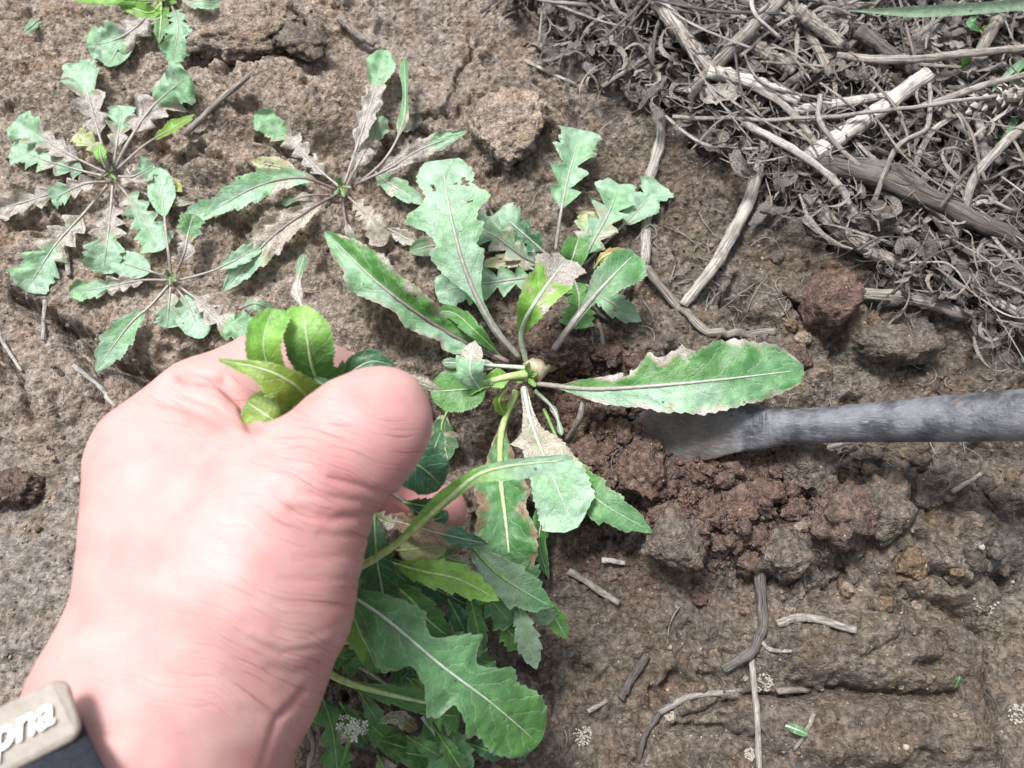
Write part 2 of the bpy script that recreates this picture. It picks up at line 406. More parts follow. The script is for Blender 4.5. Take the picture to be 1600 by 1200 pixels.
def simple_mat(name, colr, rough=0.6, nscale=400.0, var=0.25, bump=0.3, bd=0.0006, metal=0.0, col2=None, r2=(0.5, 0.65)):
    m, n, l, b = mat(name)
    co = objco(n); n1 = nd(n, 'ShaderNodeTexNoise', Scale=nscale, Detail=5.0, Roughness=0.62); l.new(co, n1.inputs['Vector'])
    lo = tuple(x*(1-var) for x in colr); hi = tuple(min(1, x*(1+var)) for x in colr)
    c = mixc(n, l, ramp(n, l, n1.outputs[0], 0.3, 0.7), lo, hi)
    if col2:
        n2 = nd(n, 'ShaderNodeTexNoise', Scale=nscale*0.28, Detail=4.0, Roughness=0.6); l.new(co, n2.inputs['Vector'])
        c = mixc(n, l, ramp(n, l, n2.outputs[0], r2[0], r2[1]), c, col2)
    l.new(c, b.inputs['Base Color']); b.inputs['Roughness'].default_value = rough; b.inputs['Metallic'].default_value = metal
    bp = nd(n, 'ShaderNodeBump', Strength=bump, Distance=bd); l.new(n1.outputs[0], bp.inputs['Height']); l.new(bp.outputs[0], b.inputs['Normal'])
    return m

M = dict(soil=soil_mat(), leaf=leaf_mat(), rib=rib_mat(), skin=skin_mat(),
         straw=straw_mat('dry_straw', (0.110, 0.096, 0.086), (0.50, 0.465, 0.425), 5.0, 26.0),
         pale=straw_mat('pale_straw', (0.20, 0.18, 0.165), (0.70, 0.67, 0.63), 5.0, 26.0),
         black=straw_mat('dark_straw', (0.045, 0.040, 0.038), (0.21, 0.19, 0.178), 5.0, 26.0),
         pale2=straw_mat('pale_shreds', (0.16, 0.145, 0.13), (0.55, 0.52, 0.48), 40.0, 6.0),
         thatch=straw_mat('thatch', (0.075, 0.068, 0.064), (0.33, 0.31, 0.29), 40.0, 6.0))
# ------------------------------------------------------------------ ground
H = 0.0006
gx = np.arange(-0.30, 0.3001, H); gy = np.arange(-0.19, 0.2601, H)
ext = [0.002, 0.005, 0.010, 0.018, 0.03, 0.05, 0.08, 0.13, 0.2, 0.3, 0.45, 0.7, 1.1, 1.8, 3, 5, 8, 13, 20, 30, 45]
XS = np.concatenate([gx[0] - np.array(ext[::-1]), gx, gx[-1] + np.array(ext)])
YS = np.concatenate([gy[0] - np.array(ext[::-1]), gy, gy[-1] + np.array(ext)])
GXX, GYY = np.meshgrid(XS, YS, indexing='ij')
PX, PY = to_px(GXX, GYY)
NEAR = sstep(0.36, 0.30, np.abs(GXX)) * sstep(0.32, 0.26, GYY) * sstep(-0.26, -0.19, GYY)

def gs(cx, cy, rx, ry, a=0.0, p=2.0):
    ca, sa = math.cos(math.radians(a)), math.sin(math.radians(a))
    dx = PX - cx; dy = PY - cy
    u = (dx*ca + dy*sa)/rx; v = (-dx*sa + dy*ca)/ry
    return np.exp(-(u*u + v*v)**(p/2))

def build_ground():
    x, y = GXX, GYY
    wx = x + 0.004*fbm(x*40, y*40, s=3, o=3); wy = y + 0.004*fbm(x*40, y*40, s=7, o=3)
    broad = fbm(x*9, y*9, s=1, o=3)
    # how lumpy each patch is
    smooth = np.clip(gs(60, 860, 150, 300) + .5*gs(1330, 1080, 200, 110) + gs(640, 110, 110, 70) + 0.6*gs(1580, 1060, 70, 140) + .55*gs(330, 480, 240, 90), 0, 1)
    dig = np.clip(gs(1080, 790, 250, 120, 10) + gs(860, 570, 110, 70) + gs(960, 690, 110, 90), 0, 1)
    lump = np.clip(1 - 0.8*smooth, 0.15, 1)
    plate = np.clip(gs(1330, 1060, 260, 160, 0, 4) + gs(430, 160, 170, 90, 10, 4) + gs(960, 1000, 130, 150, 0, 4), 0, 1)
    h = 0.0045*broad
    d1, d2, idn = worley(wx*52, wy*52, 5)
    h = h + lump*(1-.75*plate)*(0.0048*(1 - np.clip(d1*1.15, 0, 1)**1.6) * (0.35 + idn))
    e1, e2, idm = worley(wx*135 + 3, wy*135, 9)
    h = h + lump*0.0027*(1 - np.clip(e1*1.1, 0, 1)**2) * (0.2 + idm) * (0.6 + .8*dig)
    k1, k2, idk = worley(wx*310 + 3, wy*310, 13); h = h + (0.3+.7*lump)*0.0017*(1 - np.clip(k1*1.1, 0, 1)**2)*(.1 + idk)*(0.6 + .9*dig)
    bil = 1 - 2*np.abs(fbm(wx*34, wy*34, s=21, o=3)); h = h + lump*(1-.5*plate)*0.0017*bil
    h = h + (0.4+.6*lump)*0.0018*fbm(x*130, y*130, s=31, o=3)
    h = h + 0.00095*fbm(x*420, y*420, s=41, o=3, gain=0.6)*(0.45 + 0.55*lump)
    pits = sstep(0.38, 0.75, fbm(wx*46 + 5, wy*46, s=51, o=3)) * lump
    h = h - 0.0065*pits
    q = sstep(0.55, 0.85, noise(wx*170, wy*170, s=57)) * (0.2+.8*lump); h = h - 0.0018*q
    # big clods, plates and hollows (layout from the photograph)
    for cx, cy, rx, ry, a, mm in [(365, 40, 85, 62, 15, 9), (470, 60, 45, 35, 0, 8), (425, 168, 138, 62, 8, 13), (370, 268, 112, 32, 0, 10),
                                  (785, 195, 62, 62, 0, 11), (860, 190, 34, 50, 0, 8), (90, 110, 110, 80, 0, 5), (60, 620, 60, 130, -30, 4),
                                  (1340, 1012, 190, 58, 5, 9), (1350, 1142, 190, 50, 3, 9), (1420, 880, 110, 60, 25, 5), (1090, 200, 120, 90, 0, 3),
                                  (1110, 790, 200, 95, 10, 10), (950, 690, 70, 80, 0, 6), (860, 545, 80, 40, 0, 8), (1300, 200, 330, 200, 25, 5),
                                  (650, 440, 60, 50, 0, 5), (560, 500, 60, 40, 0, 5), (1050, 860, 50, 50, 0, 6)]:
        h = h + NEAR*mm*0.001*gs(cx, cy, rx, ry, a, 6)
    for cx, cy, rx, ry, a, mm in [(425, 92, 24, 10, -25, 10), (250, 30, 50, 20, 0, 4), (822, 208, 13, 18, 0, 12), (520, 235, 34, 22, 0, 9), (575, 245, 40, 25, 0, 8),
                                  (760, 700, 85, 90, 0, 26), (700, 640, 60, 40, 0, 16), (920, 585, 30, 22, 0, 9), (215, 575, 45, 26, 25, 9), (620, 540, 80, 20, 12, 9),
                                  (690, 520, 90, 14, 8, 6), (1575, 905, 40, 26, 0, 22), (1575, 1010, 50, 70, 0, 8), (650, 1000, 190, 190, 0, 9), (1010, 590, 120, 24, 0, 5),
                                  (600, 700, 90, 60, 0, 8), (1290, 560, 30, 20, 0, 7), (1560, 720, 40, 18, 0, 7), (240, 600, 30, 30, 0, 7), (1440, 1040, 30, 10, 0, 9)]:
        h = h - NEAR*mm*0.001*gs(cx, cy, rx, ry, a)
    # cracks
    wpx = PX + 9*fbm(x*60, y*60, s=61, o=3) + 4*noise(x*300, y*300, s=66); wpy = PY + 9*fbm(x*60, y*60, s=71, o=3) + 4*noise(x*300, y*300, s=76)
    for pts, wd, mm in [([(745, 70), (715, 135), (700, 180), (640, 200)], 3.5, 6), ([(700, 180), (760, 250)], 2.5, 3),
                        ([(30, 470), (110, 520), (180, 560), (240, 600)], 11, 15), ([(80, 500), (150, 590), (175, 640)], 8, 9), ([(0, 540), (40, 590), (60, 660)], 6, 8),
                        ([(1150, 1100), (1060, 1120)], 5, 5), ([(1490, 1085), (1400, 1078), (1290, 1080), (1160, 1085)], 4.5, 7), ([(1380, 1085), (1360, 1130)], 3, 5),
                        ([(1400, 920), (1480, 960), (1540, 990), (1548, 1200)], 7, 8), ([(1340, 1030), (1390, 1000), (1395, 940)], 4, 4),
                        ([(1440, 890), (1520, 930), (1600, 900)], 8, 9), ([(1030, 1130), (1180, 1150)], 5, 5), ([(310, 110), (360, 140), (440, 70)], 5, 7),
                        ([(270, 190), (250, 260)], 6, 6), ([(480, 250), (430, 300), (300, 260)], 7, 5), ([(1340, 870), (1300, 920), (1260, 930)], 4, 4), ([(1030, 300), (1060, 400), (1130, 420)], 3, 3)]:
        h = h - NEAR*mm*0.001*np.exp(-(polydist(wpx, wpy, pts)/wd)**2)
    h = h*1.0
    # ---- colour (dry to moist soil with light falloff painted in, iron-red subsoil, algae)
    def lin(r, g, b): return np.array([r, g, b])
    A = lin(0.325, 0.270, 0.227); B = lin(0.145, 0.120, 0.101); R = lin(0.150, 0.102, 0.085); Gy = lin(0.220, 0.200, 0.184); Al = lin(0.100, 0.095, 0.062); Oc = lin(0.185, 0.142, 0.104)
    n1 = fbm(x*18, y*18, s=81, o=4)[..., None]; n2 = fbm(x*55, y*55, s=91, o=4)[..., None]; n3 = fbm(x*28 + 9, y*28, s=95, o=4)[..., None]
    dry = np.clip(sstep(1500, 450, PX + 0.6*PY)[..., None] + 0.25*n1, 0, 1)  # paler towards upper left: drier soil, plus light falloff put into the tone
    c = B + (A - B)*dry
    c = c + (Gy - c)*np.clip((0.85*gs(50, 850, 140, 300) + .7*gs(1590, 860, 90, 90) + .3*gs(650, 110, 160, 80))[..., None] + 0.3*n1, 0, 0.9)
    c = c + (Oc - c)*sstep(0.15, 0.8, n3)*0.35
    c = c + (R - c)*np.clip(1.0*dig[..., None] + 0.45*n2*(dig[..., None] > .12) - .1, 0, .95)
    c = c + (Al - c)*sstep(0.35, 0.95, n2 + 0.4*n1)*0.45
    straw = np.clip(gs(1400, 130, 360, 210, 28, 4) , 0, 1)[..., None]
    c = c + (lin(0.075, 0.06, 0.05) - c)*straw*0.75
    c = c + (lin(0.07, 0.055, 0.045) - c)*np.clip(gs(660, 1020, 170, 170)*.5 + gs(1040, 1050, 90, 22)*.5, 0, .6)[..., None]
    c = c*(1 + 0.16*n2)
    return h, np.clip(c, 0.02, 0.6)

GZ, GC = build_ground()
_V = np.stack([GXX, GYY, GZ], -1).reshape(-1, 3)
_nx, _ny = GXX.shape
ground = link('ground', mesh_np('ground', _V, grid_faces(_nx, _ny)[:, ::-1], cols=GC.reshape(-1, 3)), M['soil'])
tag(ground, 'cracked lumpy brown clay soil with reddish freshly dug patch', None, kind='structure')

def gh(x, y):
    """height of the ground under x, y"""
    x = np.clip(np.asarray(x, float), gx[0], gx[-1]-1e-6); y = np.clip(np.asarray(y, float), gy[0], gy[-1]-1e-6)
    k = len(ext); i = ((x - gx[0])/H); j = ((y - gy[0])/H)
    i0 = i.astype(int); j0 = j.astype(int); fi = i - i0; fj = j - j0; i0 = i0 + k; j0 = j0 + k
    return (GZ[i0, j0]*(1-fi)*(1-fj) + GZ[i0+1, j0]*fi*(1-fj) + GZ[i0, j0+1]*(1-fi)*fj + GZ[i0+1, j0+1]*fi*fj)

def PG(px, py, h=0.0):
    z = h
    for _ in range(4):
        p = PZ(px, py, z); z = float(gh(p[0], p[1])) + h
    return PZ(px, py, z)
# ------------------------------------------------------------------ person: left hand and wrist
def build_hand():
    # chains of (px, py, depth, radius px): each chain is a run of tapered round cones blended together
    chains = [
        # palm and back of the hand down to the forearm
        (0.014, [(308, 835, .205, 160), (306, 930, .200, 166), (285, 1030, .193, 172), (250, 1120, .186, 182), (212, 1220, .178, 192), (140, 1350, .165, 210), (60, 1500, .155, 225)]),
        (0.012, [(244, 722, .212, 82), (295, 850, .206, 118)]),
        # thenar side and thumb
        (0.012, [(265, 1120, .190, 185), (330, 1030, .188, 178), (385, 920, .188, 170), (438, 812, .189, 122), (490, 752, .190, 98)]),
        (0.0035, [(500, 736, .189, 96), (546, 697, .189, 99), (578, 668, .190, 90), (598, 650, .191, 77)]),
        (0.004, [(478, 792, .190, 96), (462, 846, .189, 104)]),
        # web between thumb and index finger
        (0.012, [(260, 740, .212, 88), (380, 760, .204, 92), (450, 780, .197, 100)]),
        # index finger
        (0.008, [(252, 704, .216, 84), (330, 642, .222, 84), (425, 594, .232, 78), (495, 596, .245, 62), (545, 610, .253, 56), (590, 680, .262, 48), (600, 730, .264, 40)]),
        (0.006, [(300, 655, .218, 70), (352, 655, .214, 46)]),
        # forearm underside seen beyond the wrist crease
        (0.004, [(372, 1150, .199, 86), (362, 1230, .195, 92), (330, 1380, .18, 110)]),
    ]
    fingers = [
        (0.006, [(255, 800, .238, 92), (420, 700, .262, 66), (560, 745, .272, 50), (640, 780, .270, 43), (692, 797, .268, 38)]),
        (0.006, [(265, 880, .248, 88), (420, 810, .272, 62), (510, 830, .278, 46), (545, 845, .274, 38)]),
        (0.006, [(280, 960, .250, 80), (400, 900, .276, 54), (470, 905, .276, 40), (500, 915, .272, 34)]),
    ]
    vox = 0.00075
    pts = []
    for k, ch in chains + fingers:
        for a in ch:
            p = PD(*a[:3]); r = a[3]*a[2]/FPX; pts += [p - r, p + r]
    pts = np.array(pts); lo = pts.min(0) - 0.004; hi = pts.max(0) + 0.004
    lo = np.maximum(lo, [-0.16, -0.22, 0.005])
    dims = np.ceil((hi - lo)/vox).astype(int)
    axs = [np.float32(lo[k]) + np.float32(vox)*np.arange(dims[k], dtype=np.float32) for k in range(3)]
    F = np.full(dims, 0.02, np.float32)
    def cone(sub, a, b, ra, rb):
        x, y, z = np.meshgrid(*[ax[s] for ax, s in zip(axs, sub)], indexing='ij', sparse=True)
        ba = (b - a).astype(np.float32); L2 = float((ba*ba).sum())
        t = ((x-a[0])*ba[0] + (y-a[1])*ba[1] + (z-a[2])*ba[2])/np.float32(L2)
        np.clip(t, 0, 1, out=t)
        d = np.sqrt((x-a[0]-t*ba[0])**2 + (y-a[1]-t*ba[1])**2 + (z-a[2]-t*ba[2])**2)
        return d - (np.float32(ra) + np.float32(rb-ra)*t)
    for k, ch in chains + fingers:
        P = [PD(*a[:3]) for a in ch]; R = [a[3]*a[2]/FPX for a in ch]
        m = max(R) + 0.016; l0 = np.min(P, axis=0) - m; h0 = np.max(P, axis=0) + m
        sub = [slice(max(0, int((l0[q]-lo[q])/vox)), max(1, min(int(dims[q]), int((h0[q]-lo[q])/vox)+1))) for q in range(3)]
        g = np.full([q.stop - q.start for q in sub], 0.05, np.float32)
        def sm(d, g, kk):
            kk = np.float32(kk); h = np.clip(0.5 + 0.5*(g - d)/kk, 0, 1); return g + (d - g)*h - kk*h*(1-h)      # smooth union
        for i in range(len(ch)-1):
            g = sm(cone(sub, P[i].astype(np.float32), P[i+1].astype(np.float32), R[i], R[i+1]), g, 0.0025)
        F[tuple(sub)] = sm(g, F[tuple(sub)], k)
    V, Q = surface_nets(F, lo, vox)
    # vertex normals
    def normals(V):
        n = np.zeros_like(V); a = V[Q[:, 2]] - V[Q[:, 0]]; b = V[Q[:, 3]] - V[Q[:, 1]]; fn = np.cross(a, b)
        for k in range(4): np.add.at(n, Q[:, k], fn)
        return nrm(n)
    def relax(V, it):
        E = np.vstack([Q[:, [0, 1]], Q[:, [1, 2]], Q[:, [2, 3]], Q[:, [3, 0]]])
        cnt = np.zeros(len(V)); np.add.at(cnt, E[:, 0], 1); np.add.at(cnt, E[:, 1], 1)
        for _ in range(it):
            s = np.zeros_like(V); np.add.at(s, E[:, 0], V[E[:, 1]]); np.add.at(s, E[:, 1], V[E[:, 0]])
            V = V + 0.5*(s/cnt[:, None] - V)
        return V
    V = relax(V, 4); N = normals(V)
    d = (V - CAM) @ FWD; px = 800 + FPX*((V - CAM) @ RGT)/d; py = 600 - FPX*((V - CAM) @ UPV)/d
    up = (d < 0.225)            # skin on the thumb and back-of-hand side
    # fine transverse wrinkles: elongated across the thumb
    def wr(ang, fl, fs, s):
        a = math.radians(ang); u = px*math.cos(a) + py*math.sin(a); v = -px*math.sin(a) + py*math.cos(a)
        v = v + 14*noise(u/90.0, v/70.0, s=s+5)
        n = noise(u*fl, v*fs, s=s); return 1 - np.abs(n)*2.2
    disp = np.zeros(len(V))
    wm = np.exp(-(((px-575)/170)**2 + ((py-890)/260)**2)) + 0.9*np.exp(-(((px-560)/110)**2 + ((py-740)/80)**2)) + .7*np.exp(-(((px-320)/140)**2 + ((py-620)/60)**2)) + .7*np.exp(-(((px-400)/120)**2 + ((py-1060)/100)**2))
    wm = np.clip(wm, 0, 1)*up
    a_ = math.radians(10); wu_ = (px*math.cos(a_) + py*math.sin(a_))/100.; wv_ = (-px*math.sin(a_) + py*math.cos(a_) + 26*np.sin(px/120.) + 20*fbm(px/140., py/140., s=15, o=2))/100.
    folds = [([(455, 795), (520, 812), (585, 805)], 7, 1.5), ([(520, 748), (575, 765), (612, 775)], 6, 1.1), ([(470, 770), (540, 780), (600, 790)], 5, .6), ([(500, 835), (575, 838)], 5, .7),
             ([(460, 872), (575, 868)], 5, .5), ([(440, 905), (565, 905)], 5, .6), ([(430, 940), (550, 950)], 5, .6), ([(430, 985), (480, 995), (530, 975)], 6, .4),
             ([(395, 1000), (440, 1020), (515, 1010)], 5, .7), ([(420, 1045), (460, 1052), (500, 1040)], 7, .6), ([(380, 1110), (430, 1120), (475, 1100)], 7, .5), ([(350, 1050), (410, 1090), (430, 1120)], 5, .6),
             ([(475, 1080), (430, 1130), (405, 1210)], 6, 1.5), ([(300, 655), (360, 668), (420, 672)], 6, .7), ([(240, 620), (310, 648), (380, 690)], 6, .5), ([(285, 588), (345, 598), (380, 630), (392, 668)], 9, 6.0), ([(250, 628), (330, 652), (410, 670)], 7, 1.1), ([(270, 610), (330, 634), (372, 660)], 5, .7)]
    wf = np.clip(wm*1.25, 0, 1)
    for pts2, wd, mm in folds:
        disp -= mm*0.00036*up*wf*np.exp(-(polydist(px, py + 3*noise(px/25., py/25., s=9), pts2)/wd)**2)
        disp += mm*0.00008*up*wf*np.exp(-((polydist(px, py + 3*noise(px/25., py/25., s=9), pts2)-2.2*wd)/(1.6*wd))**2)
    disp += 0.0003*fbm(px/95., py/95., s=77, o=2)*up
    V = V + N*disp[:, None]
    # colour: pale on the back, pinker in creases, joints and fingertips
    base = np.array([0.49, 0.312, 0.298]); pink = np.array([0.45, 0.222, 0.216])
    k = np.clip(0.85*np.clip((px-380)/240, 0, 1)*np.clip((py-560)/200, 0, 1) + 0.5*np.clip(-disp*1500, 0, 1) + 0.25*fbm(px/70., py/70., s=55, o=3) + 0.25*(py > 1000)*np.clip((py-1000)/200, 0, 1)
                + 0.5*np.exp(-(((px-690)/60)**2 + ((py-795)/50)**2)) + .35*np.exp(-(((px-345)/60)**2 + ((py-640)/40)**2)) + .15, 0, 1)
    C = base + (pink - base)*k[:, None]
    o = V[np.argmin(V[:, 2])].copy(); org = np.array([PD(175, 1220, .178)[0], PD(175, 1220, .178)[1], PD(175, 1220, .178)[2]])
    me = mesh_np('person', V - org, Q, cols=C, attrs={'wu': wu_, 'wv': wv_, 'ww': wm})
    ob = link('person', me, M['skin']); ob.location = Vector(org)
    tag(ob, 'bare left hand with thumb up, gripping a bunch of pulled weeds', 'person')
    return ob, org

person, HORG = build_hand()

# dark sleeve end round the wrist
def sleeve():
    ax2 = np.array([-0.88, 0.475]); pr2 = np.array([0.475, 0.88])       # along the arm / across it, in layout directions
    rings = []; nr, na = 26, 56
    for i in range(nr):
        s = i/(nr-1); c = np.array([236.0, 1336.0]) + ax2*(s*520)
        dep = 0.176 - 0.034*s; R = 262 - 10*s; ring = []
        for j in range(na):
            a = 2*math.pi*j/na
            f = 1 + 0.022*math.sin(3*a + 9*s) + 0.03*float(noise(np.array([6*s + 2*math.cos(a)]), np.array([2*math.sin(a)]), s=5)[0]) + 0.035*math.exp(-((s-0.12)/0.05)**2)*0
            q = c + pr2*(R*f*math.cos(a)) - ax2*(16*math.cos(2*a) if i < 2 else 0)*0
            ring.append(PD(q[0], q[1], dep - math.sin(a)*f*R*0.84*dep/FPX))
        rings.append(ring)
    V = np.array(rings).reshape(-1, 3) - HORG
    me = mesh_np('sleeve', V, grid_faces(nr, na, True))
    o = link('sleeve', me, simple_mat('navy_fleece', (0.012, 0.014, 0.024), 0.95, 900.0, 0.5, 0.7, 0.0008), person)
    s = o.modifiers.new('thick', 'SOLIDIFY'); s.thickness = 0.0035; s.offset = 1
    # light grey rubber cuff tag with white script lettering
    ax = nrm(RGT*0.905 + UPV*0.425 + FWD*0.22); n = nrm(-FWD + 0.35*np.cross(-FWD, ax)); n = nrm(n - ax*np.dot(n, ax)); upd = np.cross(n, ax)
    d = 0.1510; pp = d/FPX
    O = PD(114, 1100, d)                                      # right-hand end, mid height
    Wd, Hd, th, rc = 330*pp, 100*pp, 0.0009, 26*pp
    out = []
    for cx, cy, a0 in ((-rc, Hd/2-rc, 0), (-Wd+rc, Hd/2-rc, 90), (-Wd+rc, -Hd/2+rc, 180), (-rc, -Hd/2+rc, 270)):
        out += [(cx + rc*math.cos(math.radians(a0 + t)), cy + rc*math.sin(math.radians(a0 + t))) for t in np.linspace(0, 90, 9)]
    no = len(out); V = []
    for k, z in ((1.0, -th), (1.0, 0.0), (0.985, th*0.35)):
        for u, v in out:
            uu = -Wd/2 + (u+Wd/2)*k; vv = v*(k if k == 1 else 0.95)
            zz = z - 0.35*(uu/Wd)**2*0 - 1.5*(vv*vv)/Hd*0.22
            V.append(O + ax*uu + upd*vv + n*zz)
    V = np.array(V) - HORG
    F = [[k*no + i, k*no + (i+1) % no, (k+1)*no + (i+1) % no, (k+1)*no + i] for k in range(2) for i in range(no)]
    me = bpy.data.meshes.new('cuff_tag'); me.from_pydata([tuple(v) for v in V], [], F + [list(range(2*no, 3*no)), list(range(no))[::-1]]); me.update()
    t = link('cuff_tag', me, simple_mat('grey_rubber', (0.25, 0.22, 0.195), 0.5, 500.0, 0.12, 0.2), person)
    cu = bpy.data.curves.new('lettering', 'FONT'); cu.body = 'pna'; cu.size = 66*pp; cu.shear = 0.3; cu.extrude = 0.00005; cu.offset = 0.00015; cu.space_character = 0.98
    tmp = bpy.data.objects.new('tmp', cu); COL.objects.link(tmp); dg = bpy.context.evaluated_depsgraph_get()
    lm = bpy.data.meshes.new_from_object(tmp.evaluated_get(dg)); bpy.data.objects.remove(tmp)
    L = link('lettering', lm, simple_mat('white_print', (0.85, 0.84, 0.8), 0.5, 300., 0.03, 0.05), t)
    R = Matrix((Vector(ax), Vector(upd), Vector(n))).transposed().to_4x4()
    lo = O + ax*(-124*pp) + upd*(-14*pp) + n*(0.00042) - HORG
    L.matrix_local = Matrix.Translation(Vector(lo)) @ R
sleeve()
# ------------------------------------------------------------------ weeds
GREEN = dict(mint=(0.285, 0.445, 0.320), sage=(0.215, 0.315, 0.220), green=(0.085, 0.225, 0.055), mid=(0.105, 0.250, 0.105), light=(0.195, 0.400, 0.065),
             dark=(0.040, 0.120, 0.045), teal=(0.050, 0.150, 0.085), olive=(0.190, 0.300, 0.040), yellow=(0.42, 0.40, 0.14), cream=(0.47, 0.45, 0.27), brown=(0.30, 0.21, 0.11), tan=(0.44, 0.29, 0.12))
DEAD = dict(lilac=(0.450, 0.410, 0.385), beige=(0.500, 0.445, 0.385), rust=(0.300, 0.200, 0.130))
RIB = dict(mauve=(0.30, 0.27, 0.255), pale=(0.42, 0.50, 0.40), lime=(0.38, 0.50, 0.20), purple=(0.18, 0.135, 0.135), green=(0.16, 0.28, 0.09))
_seed = [100]

def leaf_profile(kind, t, p, n, rs, side):
    s = np.clip((t - p)/(1 - p), 0, 1); pet = 0.05
    ph = rs.uniform(-0.6, 0.6)
    if kind == 'lobed':        # lyrate: side lobes growing to a broad end lobe
        env = np.where(s < 0.70, 0.55 + 0.45*(s/0.70)**0.9, 1.0) * sstep(-0.02, 0.10, s)
        dep = rs.uniform(0.55, 0.80)
        x = s/0.72*n + ph*0.25
        saw = x - np.floor(x); lob = np.where(saw < 0.62, (saw/0.62)**0.75, np.clip((1 - saw)/0.38, 0, 1)**0.7)   # lobes with a steep far edge
        lat = env*(1 - dep*(1 - lob))
        u = np.clip((s - 0.67)/0.33, 0, 1); term = np.sqrt(np.clip(1 - (2*u**1.05 - 1)**2, 0, 1))**0.75*0.88*(1 + .13*np.sin(u*13 + 3*ph))
        w_ = np.where(s < 0.72, np.maximum(lat, term*(s > 0.67)), term)
    elif kind == 'serr':       # broad toothed blade, widest past the middle
        w_ = np.sin(np.pi*np.clip(s, 0, 1)**0.85)**0.8*(0.55 + 0.45*s)
        x = s*n + ph; saw = x - np.floor(x); w_ = w_*(1 - 0.26*(1 - saw)*sstep(.03, .2, s))
    elif kind == 'oval':
        w_ = np.sqrt(np.clip(1 - (2*s**0.9 - 1)**2, 0, 1))*(s > 0)
    else:                      # strap
        w_ = sstep(-0.01, 0.25, s)*np.sqrt(np.clip(1 - np.clip((s-0.75)/0.25, 0, 1)**2, 0, 1))*(0.75 + .25*np.sin(s*9 + ph))
    return np.maximum(w_, pet*np.sqrt(np.clip(1.02 - t, 0, 1)))

